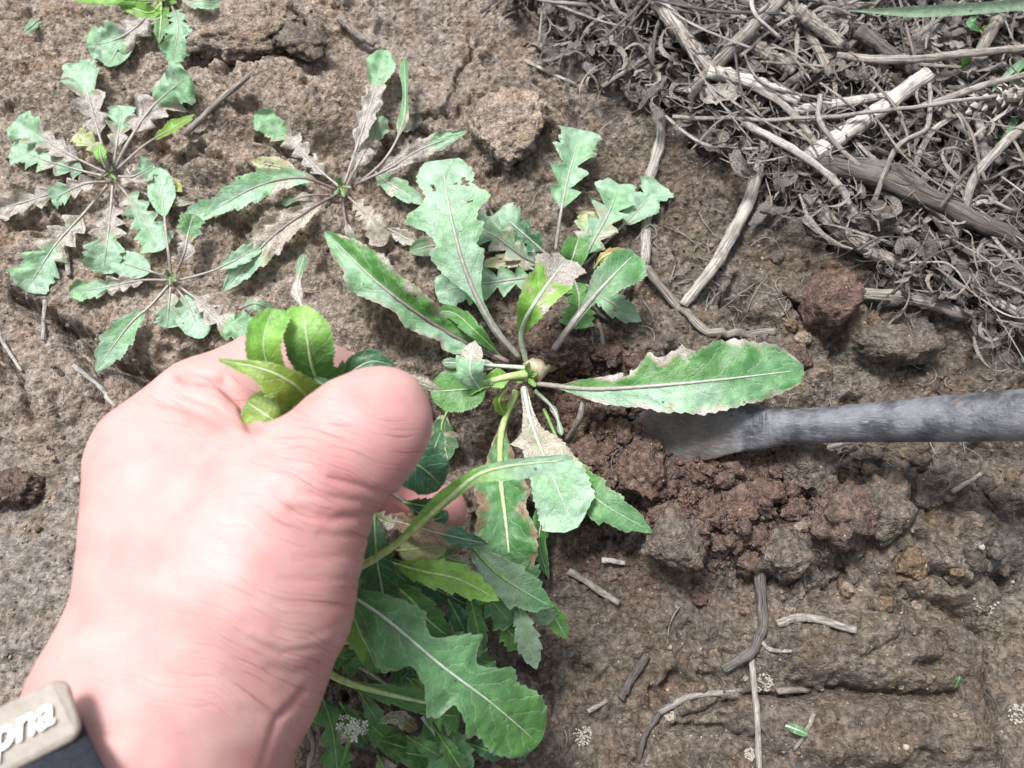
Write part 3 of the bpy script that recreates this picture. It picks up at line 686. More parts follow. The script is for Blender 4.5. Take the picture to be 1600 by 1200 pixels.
def leaf(plant, pts, wpx, kind='lobed', col='mint', dmg=0.0, mode='mid', p=0.3, n=4, fold=0.10, roll=0.0, ruf=0.10, prof=None, dead='lilac', rib='mauve',
         held=False, name='leaf', teeth=0.05, ribw=0.055, holes=(), twist=0.0, curl=0.0, tipcol=None, label=None, two=None):
    _seed[0] += 1; sd = _seed[0]; rs = random.Random(sd)
    org = np.array(plant.location)
    Pw = np.array([PD(*q) if held else PG(*q) for q in pts])
    nr, nc = 84, 15
    C = catmull(Pw, nr); L = np.linalg.norm(np.diff(C, axis=0), axis=1).sum()
    T = nrm(np.gradient(C, axis=0)); t = np.linspace(0, 1, nr)
    view = nrm(CAM - C.mean(0)); U = nrm(0.55*view + 0.45*np.array([0, 0, 1.0]))
    S = nrm(np.cross(T, U)); N = np.cross(S, T)
    a = math.radians(roll) + math.radians(twist)*t
    S2 = S*np.cos(a)[:, None] + N*np.sin(a)[:, None]; N2 = -S*np.sin(a)[:, None] + N*np.cos(a)[:, None]
    wpx = wpx*(1.0 if plant.name.startswith('pulled_weed') else 1.15 if plant.name.startswith('dug') else 1.04);
    if kind == 'lobed' and prof is None: ruf = max(ruf, .2)
    if dmg > .5: ruf = max(ruf, .30)
    if plant.name.startswith('weed_rosette'): roll += rs.uniform(-22, 22); twist += rs.uniform(-30, 30); fold += rs.uniform(0, .16)
    pm = np.mean((C - CAM) @ FWD)/FPX; hw = 0.5*wpx*pm
    W = []
    for side in (0, 1):
        if prof is not None:
            q = np.array(prof); w_ = np.interp(t, q[:, 0], q[:, 1 + side])
        else:
            w_ = leaf_profile(kind, t, p, n, rs, side)
        x = t*rs.uniform(24, 30) + rs.random()
        w_ = w_*(1 + teeth*(2*(x - np.floor(x)) - 1) + 0.05*noise(t*9 + sd, t*0 + side*7.7, s=sd)*1.0)
        W.append(np.maximum(w_, 0.02)*hw)
    v = np.linspace(-1, 1, nc); av = np.abs(v)
    ww = np.where(v[None] < 0, W[0][:, None], W[1][:, None])
    shear = 0.10*hw*2 if kind == 'lobed' else 0.05*hw*2
    fo = fold + 0*t[:, None]
    X = ww*v[None]
    k = av[None]*ww/max(hw, 1e-6)
    cy = hw*(fo*2.2*k**1.3 - 0.25*k**2)
    cy = cy + hw*ruf*(k**1.2)*2.2*noise(t[:, None]*L/0.011 + sd*1.7, v[None]*1.1 + 0*t[:, None], s=sd) + hw*ruf*0.6*np.sqrt(k)*noise(t[:, None]*L/0.005 + sd, v[None]*2 + 0*t[:, None], s=sd + 3)
    if curl:     # edges roll inwards
        ang = curl*np.sign(v)[None]*k; X = hw*np.sin(ang)/max(abs(curl), 1e-3); cy = cy + hw*(1 - np.cos(ang))/max(abs(curl), 1e-3)*np.sign(curl)
    sh = shear*(k**1.0)*sstep(0.97, 0.75, t)[:, None]
    V = C[:, None] + S2[:, None]*X[..., None] + N2[:, None]*cy[..., None] + T[:, None]*sh[..., None]
    V = V.reshape(-1, 3)
    if not held:
        g = gh(V[:, 0], V[:, 1]) + 0.0006 + 0.0006*np.repeat(t, nc); V[:, 2] = np.maximum(V[:, 2], g)
    # colours
    tt = np.repeat(t, nc); kk = np.tile(av, nr); g = np.array(GREEN[col]); dd = np.array(DEAD[dead])
    nn = fbm(V[:, 0]*130 + sd, V[:, 1]*130, V[:, 2]*130, o=3, s=sd)
    if mode == 'mid':   m = sstep(0.05, 0.5, dmg*1.5 - np.clip((tt - 0.54)*4.5, 0, 2) + 0.45*nn + 0.25*kk - 0.25)
    elif mode == 'edge': m = sstep(0.0, 0.28, dmg*(kk**1.4)*1.5 + 0.50*nn*np.clip(dmg*1.5, 0, 1) - 0.55)
    elif mode == 'tip':  m = sstep(0.0, 0.3, dmg*1.3 + (tt - 1.0)*1.6 + 0.4*nn)
    else:                m = np.clip(dmg + 0.5*nn, 0, 1)*(dmg > 0)
    if dmg == 0: m = m*0
    if two is not None:      # upper half of the blade a different green
        g2 = np.array(GREEN[two]); f2 = sstep(-0.15, 0.15, np.tile(v, nr))[:, None]; gcol = g + (g2 - g)*f2
    else: gcol = np.broadcast_to(g, (len(V), 3))
    if tipcol is not None: gcol = gcol + (np.array(GREEN[tipcol]) - gcol)*sstep(0.55, 0.85, tt)[:, None]
    ln_ = sstep(-.35, .6, noise(V[:, 0]*70 + sd, V[:, 1]*70, V[:, 2]*70, s=sd + 21))[:, None]
    gcol = gcol*(1 - ln_*np.array([.28, .12, .34]))
    vr = 1 + 0.15*nn + rs.uniform(-0.06, 0.06)
    Cc = gcol*vr[:, None]
    rim = sstep(0.0, 1.0, m*(1 - m)*4)[:, None]*0.25
    hal = (sstep(0.02, .35, m)*(1 - sstep(.35, .8, m)))[:, None]*.55; Cc = Cc + (np.array([.33, .34, .12]) - Cc)*hal
    Cc = Cc + (dd*(1 + 0.1*nn)[:, None] - Cc)*m[:, None]; Cc = Cc*(1 - rim*np.array([0.2, .5, .6]))
    edge = (sstep(0.9, 1.0, kk)*0.35)[:, None]; Cc = Cc + (np.array([0.40, 0.42, 0.36]) - Cc)*edge*0.6
    F = grid_faces(nr, nc)
    uv = np.stack([tt, np.tile(v, nr)], -1)
    # eaten holes and torn bits
    tc = tt[F].mean(1); vc = uv[:, 1][F].mean(1); keep = np.ones(len(F), bool)
    for ht, hv, hr in holes: keep &= ((tc - ht)*L)**2 + ((vc - hv)*hw)**2 > (hr*pm)**2
    if dmg > 0.35:
        fnoise = noise(V[:, 0]*260, V[:, 1]*260, V[:, 2]*260, s=sd + 9)[F].mean(1)
        keep &= ~((fnoise > 0.62) & (m[F].mean(1) > 0.6) & (np.abs(vc) > 0.45))
    F = F[keep]
    me = mesh_np(name, V - org, F, cols=np.clip(Cc, 0.01, 0.8), attrs={'dmg': m}, uv=uv)
    o = link(name, me, M['leaf'], plant)
    if label: o['label'] = label
    # stalk and midrib
    rw = max(ribw*wpx, 3.2)*pm; ns = 6
    rr = rw*np.interp(t, [0, p*0.8, 0.55, 0.95, 1], [0.72, 0.62, 0.42, 0.12, 0.06])
    Cr = C + N2*(rr*0.35)[:, None]
    if not held:
        Cr[:, 2] = np.maximum(Cr[:, 2], gh(Cr[:, 0], Cr[:, 1]) + 0.0012)
    sl = slice(0, nr - 3); Vr, Fr, _ = tube_np(Cr[sl][::2], rr[sl][::2], ns, 0.75, U)
    rc = np.array(RIB[rib]); nv = len(Vr); f = np.linspace(0, 1, nv)[:, None]
    lc = rc + (0.55*np.array([0.40, 0.47, 0.38]) + .45*rc - rc)*sstep(0.35, 0.8, f)
    link('midrib', mesh_np('midrib', Vr - org, Fr, cols=lc), M['rib'], o)
    return o

def plant(name, px, py, label, h=0.0, z=None, group=None, cat='weed'):
    p = PG(px, py, h) if z is None else PD(px, py, z)
    return tag(empty(name, p), label, cat, group)

def crown(pl, px, py, n=5, r=16, col='light', held=False, d=0.0, h=0.004):
    """young leaves packed in the heart of a rosette"""
    for k in range(n):
        a = k*2.4 + px + .5*math.sin(k*7.1 + py); r_ = r*(.6 + .5*abs(math.sin(k*3.3 + px))); q = (px + 3*math.cos(a), py + 3*math.sin(a)); e = (px + r_*math.cos(a), py + r_*math.sin(a))
        if held: leaf(pl, [(*q, d), (*e, d - 0.002)], r*0.55, 'serr', col, p=0.1, rib='green', held=True)
        else: leaf(pl, [(*q, h), (*e, h + 0.005)], r*0.55, 'serr', col, p=0.1, rib='green', n=3, fold=.3, ribw=.03)

# --- rosette with nibbled grey leaves near the big tan clod
A = plant('weed_rosette', 175, 275, 'grey-green lobed weed rosette on bare soil, rotten leaf bases, thirteen leaves spreading in a star')
leaf(A, [(170, 262, .004), (152, 200, .006), (135, 140, .008), (120, 98, .006)], 62, 'lobed', 'mint', .62, p=.28, n=3)
leaf(A, [(180, 262, .004), (205, 215, .010), (240, 165, .012), (296, 118, .010)], 72, 'lobed', 'mint', .60, p=.30, n=3, fold=.05)
leaf(A, [(184, 264, .004), (225, 228, .012), (270, 200, .016), (304, 178, .012)], 40, 'serr', 'olive', .1, p=.45, rib='mauve', twist=40, tipcol='olive')
leaf(A, [(178, 258, .004), (184, 215, .008), (192, 165, .010)], 44, 'lobed', 'mint', .25, p=.25, n=3)
leaf(A, [(166, 270, .003), (115, 245, .006), (75, 222, .007), (22, 190, .008)], 56, 'lobed', 'mint', .66, p=.25, n=4)
leaf(A, [(165, 276, .003), (120, 265, .005), (70, 250, .006), (18, 228, .006)], 54, 'lobed', 'mint', .12, p=.22, n=4)
leaf(A, [(163, 284, .003), (110, 293, .004), (50, 312, .005), (-12, 330, .004)], 46, 'lobed', 'sage', .85, p=.3, n=3, mode='all')
leaf(A, [(165, 284, .006), (130, 288, .009), (80, 312, .008)], 40, 'lobed', 'mint', .45, p=.15, n=3)
leaf(A, [(168, 290, .003), (130, 335, .006), (85, 385, .006), (40, 455, .004)], 66, 'lobed', 'mint', .42, p=.30, n=4)
leaf(A, [(176, 290, .003), (173, 330, .006), (168, 375, .006), (160, 428, .005)], 60, 'lobed', 'mint', .55, p=.2, n=4)
leaf(A, [(184, 286, .003), (210, 320, .007), (232, 355, .007), (252, 392, .004)], 56, 'lobed', 'mint', .2, p=.2, n=4)
leaf(A, [(186, 276, .006), (210, 275, .011), (240, 258, .009)], 40, 'lobed', 'mint', .55, p=.1, n=2)
leaf(A, [(190, 282, .003), (240, 308, .005), (300, 318, .004)], 26, 'serr', 'sage', .8, p=.5, mode='all')
leaf(A, [(160, 255, .008), (148, 230, .010), (120, 208, .009)], 36, 'lobed', 'cream', 0, p=.2, n=2)
leaf(A, [(165, 262, .008), (158, 245, .012), (155, 226, .012)], 26, 'serr', 'light', 0, p=.1)
leaf(A, [(230, 270, .002), (265, 285, .004), (285, 300, .003)], 30, 'serr', 'yellow', .3, p=.2)
crown(A, 172, 272, 5, 15, 'mid')

# --- smaller rosette below it
B = plant('weed_rosette', 270, 438, 'small weed rosette with round mint leaf ends between the fist and the star-shaped rosette')
leaf(B, [(268, 430, .003), (262, 385, .008), (256, 330, .012), (248, 262, .010)], 40, 'oval', 'mint', 0, p=.58, prof=[(0, .06, .06), (.55, .06, .07), (.60, .5, .4), (.72, .95, 1), (.86, 1, .95), (.96, .6, .6), (1, .1, .1)])
leaf(B, [(275, 428, .003), (288, 395, .010), (294, 365, .012), (302, 335, .010)], 40, 'lobed', 'mid', .45, p=.25, n=2)
leaf(B, [(263, 433, .003), (235, 424, .005), (205, 415, .006), (172, 402, .004)], 42, 'oval', 'mint', 0, p=.25)
leaf(B, [(262, 438, .003), (220, 438, .005), (170, 448, .005), (108, 458, .005)], 36, 'lobed', 'mint', .55, p=.2, n=4)
leaf(B, [(263, 446, .003), (235, 478, .006), (200, 510, .006), (150, 580, .003)], 62, 'serr', 'mint', .25, p=.32, mode='edge', n=4)
leaf(B, [(267, 450, .003), (264, 475, .006), (261, 512, .005)], 40, 'lobed', 'mint', .3, p=.12, n=2)
leaf(B, [(274, 450, .003), (290, 470, .005), (318, 528, .004)], 50, 'oval', 'mint', 0, p=.2)
leaf(B, [(279, 447, .003), (310, 470, .006), (345, 500, .006), (395, 515, .006)], 54, 'lobed', 'mint', .62, p=.25, n=3)
leaf(B, [(280, 438, .003), (330, 424, .008), (370, 405, .008), (415, 378, .006)], 38, 'serr', 'mint', .1, p=.42)
leaf(B, [(375, 482, .010), (400, 474, .014), (432, 488, .012)], 28, 'serr', 'mint', .2, p=.05)
crown(B, 266, 432, 5, 14, 'mid')

# --- rosette with long silvery serrated leaves
Cc_ = plant('weed_rosette', 532, 300, 'silvery weed rosette with narrow withered leaves between two tan clods')
leaf(Cc_, [(538, 288, .004), (556, 235, .010), (580, 160, .012), (602, 78, .010)], 54, 'serr', 'mint', .72, p=.26, n=6, prof=[(0, .08, .08), (.25, .10, .12), (.32, .5, .45), (.36, .3, .35), (.44, .62, .6), (.48, .35, .4), (.56, .6, .7), (.60, .35, .4), (.66, .55, .65), (.70, .4, .45), (.8, .8, .85), (.9, .85, .8), (.97, .5, .5), (1, .1, .1)])
leaf(Cc_, [(530, 292, .004), (495, 262, .008), (455, 220, .010), (398, 178, .010)], 44, 'lobed', 'mint', .74, p=.15, n=5)
leaf(Cc_, [(525, 296, .003), (470, 278, .010), (400, 292, .011), (318, 338, .007)], 66, 'serr', 'mint', .12, p=.14, n=6, fold=.14, rib='purple')
leaf(Cc_, [(480, 284, .006), (440, 262, .008), (392, 252, .006)], 40, 'serr', 'cream', .25, p=.1, holes=((.72, .1, 8),))
leaf(Cc_, [(555, 292, .004), (605, 245, .012), (632, 180, .016), (632, 92, .014)], 20, 'strap', 'mid', .2, p=.35, roll=35)
leaf(Cc_, [(556, 288, .004), (610, 262, .008), (660, 232, .010), (730, 205, .008)], 44, 'serr', 'mint', .70, p=.2, n=7)
leaf(Cc_, [(542, 290, .006), (560, 255, .012), (578, 220, .012), (598, 180, .010)], 42, 'lobed', 'sage', .8, p=.2, n=3)
leaf(Cc_, [(524, 305, .003), (480, 330, .006), (420, 375, .008), (348, 455, .004)], 72, 'serr', 'mint', .70, p=.14, n=7, dead='beige', rib='purple')
leaf(Cc_, [(535, 312, .003), (540, 345, .005), (548, 370, .005), (562, 412, .003)], 26, 'serr', 'sage', .3, p=.45, rib='purple')
leaf(Cc_, [(545, 308, .004), (562, 325, .008), (580, 345, .008), (600, 384, .005)], 40, 'lobed', 'sage', .9, p=.05, n=4, mode='all', dead='beige')
leaf(Cc_, [(598, 352, .003), (620, 365, .005), (655, 382, .004)], 34, 'serr', 'sage', .9, p=.15, mode='all')
leaf(Cc_, [(585, 268, .002), (610, 288, .004), (665, 320, .004)], 44, 'serr', 'mint', .1, p=.08)
leaf(Cc_, [(560, 250, .004), (575, 215, .006), (590, 170, .006)], 36, 'serr', 'mint', .2, p=.15)
leaf(Cc_, [(515, 305, .002), (480, 306, .004), (440, 318, .003)], 14, 'strap', 'sage', .5, p=.3, rib='purple')
leaf(Cc_, [(375, 300, .004), (335, 325, .005), (285, 338, .004)], 46, 'serr', 'mint', .1, p=.1)
crown(Cc_, 532, 292, 5, 16, 'sage')

# --- weed at the rim of the clod, cut by the top of the picture
D = plant('weed_rosette', 262, 8, 'bright green weed rooted in the crevice beside the big tan clod')
leaf(D, [(258, 0, .010), (215, 0, .016), (170, -4, .016), (112, -2, .012)], 34, 'serr', 'light', 0, p=.1, rib='lime')
leaf(D, [(255, 2, .006), (236, 20, .012), (205, 12, .014), (180, 4, .012)], 34, 'serr', 'light', 0, p=.1, rib='lime')
leaf(D, [(245, 5, .004), (215, 40, .009), (180, 62, .009), (136, 72, .006)], 60, 'lobed', 'mint', .55, p=.15, n=3)
leaf(D, [(200, 52, .004), (185, 75, .007), (168, 104, .004)], 38, 'oval', 'mint', 0, p=.1)
leaf(D, [(268, 8, .004), (278, 40, .010), (270, 98, .006)], 44, 'lobed', 'mint', .1, p=.2, n=3)
leaf(D, [(252, 6, .006), (252, 30, .010), (248, 68, .004)], 30, 'serr', 'green', 0, p=.1, rib='lime')
leaf(D, [(270, -8, .006), (310, 2, .010), (356, 4, .008)], 34, 'serr', 'mint', .35, p=.3)
leaf(D, [(255, -12, .008), (240, -22, .014), (225, -30, .016)], 34, 'serr', 'light', 0, p=.1, rib='lime')
leaf(D, [(240, 40, .003), (215, 62, .003), (190, 66, .004)], 10, 'strap', 'olive', 0, p=.3)
crown(D, 258, 4, 5, 24, 'light')

# --- rosette behind the weed being dug out
E = plant('weed_rosette', 880, 418, 'mint lobed weed rosette behind the weed being levered out, beside the pale root')
leaf(E, [(868, 392, .004), (876, 335, .010), (888, 275, .012), (908, 203, .010)], 72, 'lobed', 'mint', .0, p=.28, n=3, fold=.12)
leaf(E, [(905, 418, .004), (928, 375, .008), (950, 335, .010), (968, 288, .008)], 74, 'lobed', 'mint', .15, p=.12, n=4)
leaf(E, [(912, 415, .003), (955, 370, .006), (990, 335, .008), (1032, 288, .007)], 62, 'lobed', 'mint', .12, p=.45, n=1)
leaf(E, [(905, 412, .003), (915, 375, .005), (925, 330, .006)], 50, 'lobed', 'mint', .3, p=.1, n=3, tipcol='cream')
leaf(E, [(872, 414, .004), (840, 385, .008), (810, 358, .009), (778, 330, .007)], 56, 'lobed', 'teal', .3, p=.22, n=3, mode='edge', tipcol='mint')
leaf(E, [(862, 424, .003), (815, 400, .006), (775, 370, .007), (728, 345, .006)], 60, 'lobed', 'sage', .2, p=.12, n=4, rib='purple')
leaf(E, [(850, 430, .003), (800, 437, .006), (745, 445, .007), (680, 456, .005)], 66, 'lobed', 'mint', .0, p=.12, n=4)
leaf(E, [(835, 422, .003), (800, 408, .006), (750, 414, .005)], 32, 'serr', 'cream', .2, p=.05, dead='beige')
leaf(E, [(890, 418, .006), (896, 400, .012), (904, 372, .012)], 40, 'oval', 'green', .0, p=.1, fold=.2)
leaf(E, [(895, 432, .004), (905, 465, .008), (900, 515, .004)], 56, 'lobed', 'green', 0, p=.1, n=3)
leaf(E, [(915, 445, .003), (950, 470, .007), (1002, 502, .004)], 52, 'serr', 'mint', .0, p=.15, n=4, holes=((.6, .3, 4),))
leaf(E, [(700, 400, .004), (680, 385, .006), (640, 392, .005)], 30, 'oval', 'sage', .3, p=.1)
leaf(E, [(928, 420, .004), (945, 400, .010), (980, 390, .006)], 24, 'serr', 'tan', .0, p=.1, rib='lime', name='withered_leaf')
crown(E, 885, 420, 4, 20, 'green')

# --- the weed being levered out
Fp = plant('dug_weed', 828, 580, 'large green weed being levered out of the red soil by the tool, root crown exposed', h=0.012)
leaf(Fp, [(812, 560, .012), (770, 510, .022), (730, 430, .030), (705, 340, .034), (690, 250, .030)], 118, 'lobed', 'mint', 0, p=.32, fold=.05, ruf=.07, rib='mauve', ribw=.048,
     prof=[(0, .07, .07), (.30, .08, .10), (.36, .16, .2), (.44, .45, .42), (.50, .62, .58), (.54, .70, .42), (.575, .46, .60), (.62, .58, .74), (.645, .70, .55), (.70, 1.08, .72), (.725, .98, .92), (.76, .66, .98), (.80, .50, .80), (.84, .56, .62), (.89, .66, .70), (.94, .62, .66), (.97, .54, .55), (1, .40, .42)],
     holes=((.87, .62, 8), (.845, .75, 7), (.86, .3, 4), (.85, -.45, 6), (.74, .55, 5)))
leaf(Fp, [(822, 565, .014), (815, 520, .026), (838, 470, .034), (885, 405, .032)], 78, 'serr', 'light', .50, p=.25, n=4, mode='tip', rib='pale', ribw=.08, fold=.28,
     prof=[(0, .1, .1), (.25, .13, .13), (.4, .32, .35), (.6, .72, .6), (.68, .6, .8), (.8, .9, .7), (.9, .6, .95), (1, .35, .4)])
leaf(Fp, [(866, 545, .012), (900, 498, .022), (940, 450, .030), (992, 396, .026)], 64, 'serr', 'sage', .22, p=.42, mode='edge', rib='mauve', ribw=.10, fold=.18, tipcol='mid',
     prof=[(0, .14, .14), (.4, .16, .16), (.5, .35, .3), (.62, .7, .62), (.78, .75, .95), (.9, .7, 1.1), (1, .3, .5)])
leaf(Fp, [(795, 566, .012), (700, 520, .018), (600, 450, .026), (508, 362, .032)], 84, 'serr', 'mint', .52, p=.12, mode='edge', two='green', rib='purple', fold=.25, ribw=.06, dead='lilac',
     prof=[(0, .08, .08), (.12, .12, .12), (.2, .5, .32), (.26, .62, .40), (.30, .40, .42), (.38, .55, .52), (.46, .62, .60), (.52, .4, .7), (.6, .55, .62), (.7, .82, .78), (.76, .5, .7), (.85, .45, .5), (.95, .22, .22), (1, .05, .05)])
leaf(Fp, [(785, 560, .010), (745, 520, .018), (710, 490, .020), (672, 485, .018)], 34, 'serr', 'green', 0, p=.1, n=4, fold=.2, rib='green')
leaf(Fp, [(838, 600, .012), (930, 608, .024), (1080, 598, .036), (1256, 578, .034)], 112, 'serr', 'green', .50, p=.16, mode='edge', two='mint', rib='mauve', fold=.10, ruf=.12, ribw=.05,
     prof=[(0, .06, .06), (.14, .08, .08), (.2, .22, .16), (.3, .30, .36), (.42, .46, .50), (.46, .85, .55), (.50, .62, .68), (.58, .95, .72), (.62, .72, .76), (.7, .98, .72), (.8, .92, .66), (.9, .72, .52), (.97, .4, .35), (1, .1, .1)], tipcol='mid')
leaf(Fp, [(822, 585, .016), (790, 590, .024), (750, 600, .026), (722, 606, .024)], 30, 'strap', 'light', 0, p=.2, rib='lime', ribw=.3, fold=.25)
leaf(Fp, [(770, 600, .024), (735, 608, .030), (672, 612, .026)], 62, 'oval', 'green', 0, p=.12, rib='green', fold=.16)
leaf(Fp, [(752, 612, .030), (735, 580, .036), (742, 532, .032)], 62, 'serr', 'mint', .35, p=.05, mode='tip', rib='pale', roll=20, dead='beige', fold=.15)
leaf(Fp, [(820, 575, .014), (780, 572, .020), (690, 566, .022)], 16, 'strap', 'sage', .35, p=.3, rib='pale', ribw=.3)
leaf(Fp, [(795, 605, .018), (780, 625, .022), (788, 650, .018)], 26, 'serr', 'olive', 0, p=.1, rib='lime')
leaf(Fp, [(808, 610, .012), (785, 670, .018), (782, 740, .022), (792, 830, .022), (800, 925, .016)], 92, 'serr', 'mid', .62, p=.25, mode='edge', dead='rust', rib='lime', ribw=.09, ruf=.2,
     prof=[(0, .1, .1), (.2, .13, .13), (.32, .42, .35), (.42, .5, .45), (.52, .8, .85), (.6, .9, .7), (.66, .6, .8), (.75, .85, .9), (.85, .8, .95), (.95, .5, .7), (1, .1, .2)])
leaf(Fp, [(818, 605, .014), (830, 660, .024), (855, 725, .032), (898, 826, .028)], 96, 'serr', 'mint', .40, p=.2, mode='mid', dead='beige', rib='pale', fold=.12,
     prof=[(0, .1, .1), (.15, .14, .16), (.3, .25, .35), (.38, .4, .85), (.45, .6, .5), (.6, .78, .5), (.75, .9, .72), (.88, .85, .8), (.95, .45, .8), (1, .1, .3)])
leaf(Fp, [(850, 640, .008), (885, 715, .014), (930, 778, .018), (1020, 832, .012)], 70, 'serr', 'green', .1, p=.28, n=5, rib='green', tipcol='mid', fold=.12)
leaf(Fp, [(842, 700, .006), (848, 790, .012), (842, 850, .014), (858, 905, .008)], 42, 'serr', 'green', .1, p=.3, n=3, roll=40)
leaf(Fp, [(835, 610, .008), (865, 640, .008), (878, 680, .006)], 9, 'strap', 'sage', .6, p=.3, rib='pale', ribw=.5)
leaf(Fp, [(700, 640, .004), (690, 670, .008), (700, 720, .004)], 60, 'serr', 'dark', .25, p=.1, rib='green')
crown(Fp, 822, 588, 6, 22, 'light', h=.016)
rp = np.array([PG(832, 582, .016), PG(845, 572, .010), PG(862, 566, .003), PG(880, 562, -.012)])
Vr, Fr, _ = tube_np(catmull(rp, 12), np.linspace(.0048, .0022, 12), 10, 1, rough=.25, seed=3)
link('root', mesh_np('root', Vr - np.array(Fp.location), Fr, cols=np.array([.42, .36, .25])), M['rib'], Fp)

# --- pulled weeds in the fist: leaves above the index finger
G = plant('pulled_weed', 450, 640, 'pulled weed tops with olive and bright green leaves sticking up out of the fist', z=.225)
leaf(G, [(452, 650, .222), (430, 600, .210), (412, 540, .203), (425, 482, .206)], 66, 'serr', 'light', 0, p=.05, held=True, rib='lime', fold=.2, n=3,
     prof=[(0, .4, .4), (.3, .55, .5), (.6, .8, .75), (.85, .75, .9), (.95, .5, .95), (1, .2, .6)])
leaf(G, [(512, 628, .226), (490, 580, .214), (480, 530, .208), (472, 478, .210)], 100, 'serr', 'green', .0, p=.05, held=True, rib='lime', fold=.12, n=4, tipcol='light',
     prof=[(0, .3, .3), (.2, .5, .45), (.34, .55, 1.0), (.42, .5, .62), (.6, .68, .8), (.8, .7, .75), (.92, .6, .45), (1, .35, .15)])
leaf(G, [(500, 650, .222), (470, 610, .205), (420, 580, .198), (342, 562, .200)], 88, 'serr', 'olive', .12, p=.05, held=True, rib='lime', fold=.06, mode='edge', dead='beige',
     prof=[(0, .4, .4), (.2, .85, .7), (.4, .95, .6), (.55, .75, .42), (.62, .85, .35), (.75, .4, .25), (.9, .2, .12), (1, .05, .05)])
leaf(G, [(450, 672, .212), (425, 655, .206), (385, 628, .208)], 84, 'oval', 'olive', 0, p=.02, held=True, rib='lime', fold=.14)
leaf(G, [(455, 668, .214), (460, 640, .208), (452, 606, .208)], 66, 'serr', 'green', 0, p=.02, held=True, rib='lime')
leaf(G, [(520, 640, .222), (512, 610, .214), (490, 590, .212)], 50, 'serr', 'teal', 0, p=.02, held=True, rib='green')
leaf(G, [(520, 610, .236), (545, 585, .224), (580, 565, .222), (618, 572, .226)], 66, 'serr', 'dark', 0, p=.02, n=3, held=True, rib='pale', fold=.12, tipcol='teal')
leaf(G, [(476, 490, .214), (464, 455, .216), (468, 425, .220), (476, 396, .222)], 18, 'strap', 'sage', .45, p=.1, held=True, rib='pale')
leaf(G, [(545, 640, .222), (530, 610, .222), (526, 580, .228)], 20, 'strap', 'sage', .7, p=.1, held=True, rib='pale', dead='beige')
leaf(G, [(600, 600, .236), (640, 590, .238), (690, 610, .242)], 30, 'serr', 'sage', .9, p=.1, held=True, mode='all', dead='beige')

# --- pulled weeds in the fist: leaves hanging below
Hh = plant('pulled_weed', 520, 980, 'bunch of pulled green weeds hanging from the fist, with one big deeply lobed leaf', z=.262)
def hl(*a, **k): k.setdefault('rib', 'green'); return leaf(Hh, *a, held=True, **k)
hl([(530, 920, .236), (600, 965, .226), (690, 1040, .226), (770, 1100, .232), (842, 1162, .244)], 178, 'lobed', 'mid', 0, p=.05, fold=.05, ruf=.08, rib='pale', ribw=.026, tipcol='green',
   prof=[(0, .10, .10), (.10, .22, .22), (.22, .42, .52), (.30, .50, .70), (.34, .30, .55), (.38, .26, .30), (.45, .68, .42), (.50, .85, .80), (.535, .45, .75), (.57, .36, .36), (.64, .60, .55), (.68, .72, .75), (.72, .52, .6), (.78, .62, .62), (.86, .66, .64), (.93, .58, .55), (.98, .32, .3), (1, .1, .1)])
hl([(612, 880, .246), (660, 893, .238), (715, 905, .238), (780, 938, .244)], 70, 'serr', 'light', 0, p=.05, n=6, fold=.06, rib='lime')
hl([(540, 930, .244), (560, 985, .238), (576, 1015, .240), (592, 1052, .246)], 64, 'serr', 'light', 0, p=.05, n=2, holes=((.45, -.3, 4),), rib='lime', tipcol='green')
hl([(600, 905, .252), (640, 935, .248), (670, 970, .250), (708, 1000, .256)], 70, 'serr', 'green', 0, p=.05, n=5, rib='lime')
hl([(585, 800, .246), (588, 870, .240), (596, 915, .242), (604, 965, .250)], 84, 'serr', 'dark', 0, p=.03, n=5, fold=.12)
hl([(585, 810, .256), (620, 815, .250), (680, 832, .246), (762, 850, .252)], 56, 'serr', 'teal', .55, p=.05, mode='mid', dead='rust', rib='mauve', n=4)
hl([(730, 845, .256), (770, 890, .252), (815, 922, .256), (862, 948, .262)], 92, 'serr', 'sage', 0, p=.05, n=4, tipcol='mid')
hl([(806, 935, .264), (820, 985, .262), (838, 1046, .268)], 56, 'serr', 'sage', 0, p=.04, n=5)
hl([(835, 930, .270), (860, 955, .270), (886, 998, .276)], 46, 'serr', 'green', 0, p=.04, n=3)
hl([(540, 900, .236), (620, 850, .226), (700, 780, .222), (765, 735, .226), (895, 718, .236)], 56, 'serr', 'light', 0, p=.3, rib='lime', ribw=.16, fold=.25, tipcol='mint',
   prof=[(0, .22, .2), (.3, .24, .2), (.42, .5, .22), (.5, .62, .25), (.6, .42, .35), (.7, .35, .75), (.78, .35, .85), (.9, .35, .7), (.97, .35, .7), (1, .2, .5)])
hl([(480, 1030, .248), (540, 1065, .240), (620, 1088, .242), (712, 1108, .252)], 46, 'serr', 'green', 0, p=.3, rib='lime', ribw=.2, fold=.2)
hl([(660, 1120, .262), (690, 1160, .258), (730, 1225, .262)], 104, 'serr', 'mid', 0, p=.04, n=5, rib='pale')
hl([(500, 1080, .262), (520, 1140, .262), (530, 1230, .268)], 60, 'lobed', 'green', .1, p=.1, n=3)
hl([(560, 1110, .268), (600, 1150, .266), (660, 1185, .272)], 62, 'serr', 'green', .25, p=.05, mode='edge', dead='beige')
hl([(590, 1130, .258), (620, 1122, .258), (652, 1140, .262)], 36, 'serr', 'brown', .6, p=.05, dead='beige')
hl([(620, 860, .252), (650, 858, .250), (700, 850, .252)], 44, 'oval', 'cream', .15, p=.05, rib='lime', dead='rust')
hl([(585, 800, .254), (610, 815, .250), (650, 818, .252)], 34, 'lobed', 'brown', .5, p=.05, dead='beige', n=3)
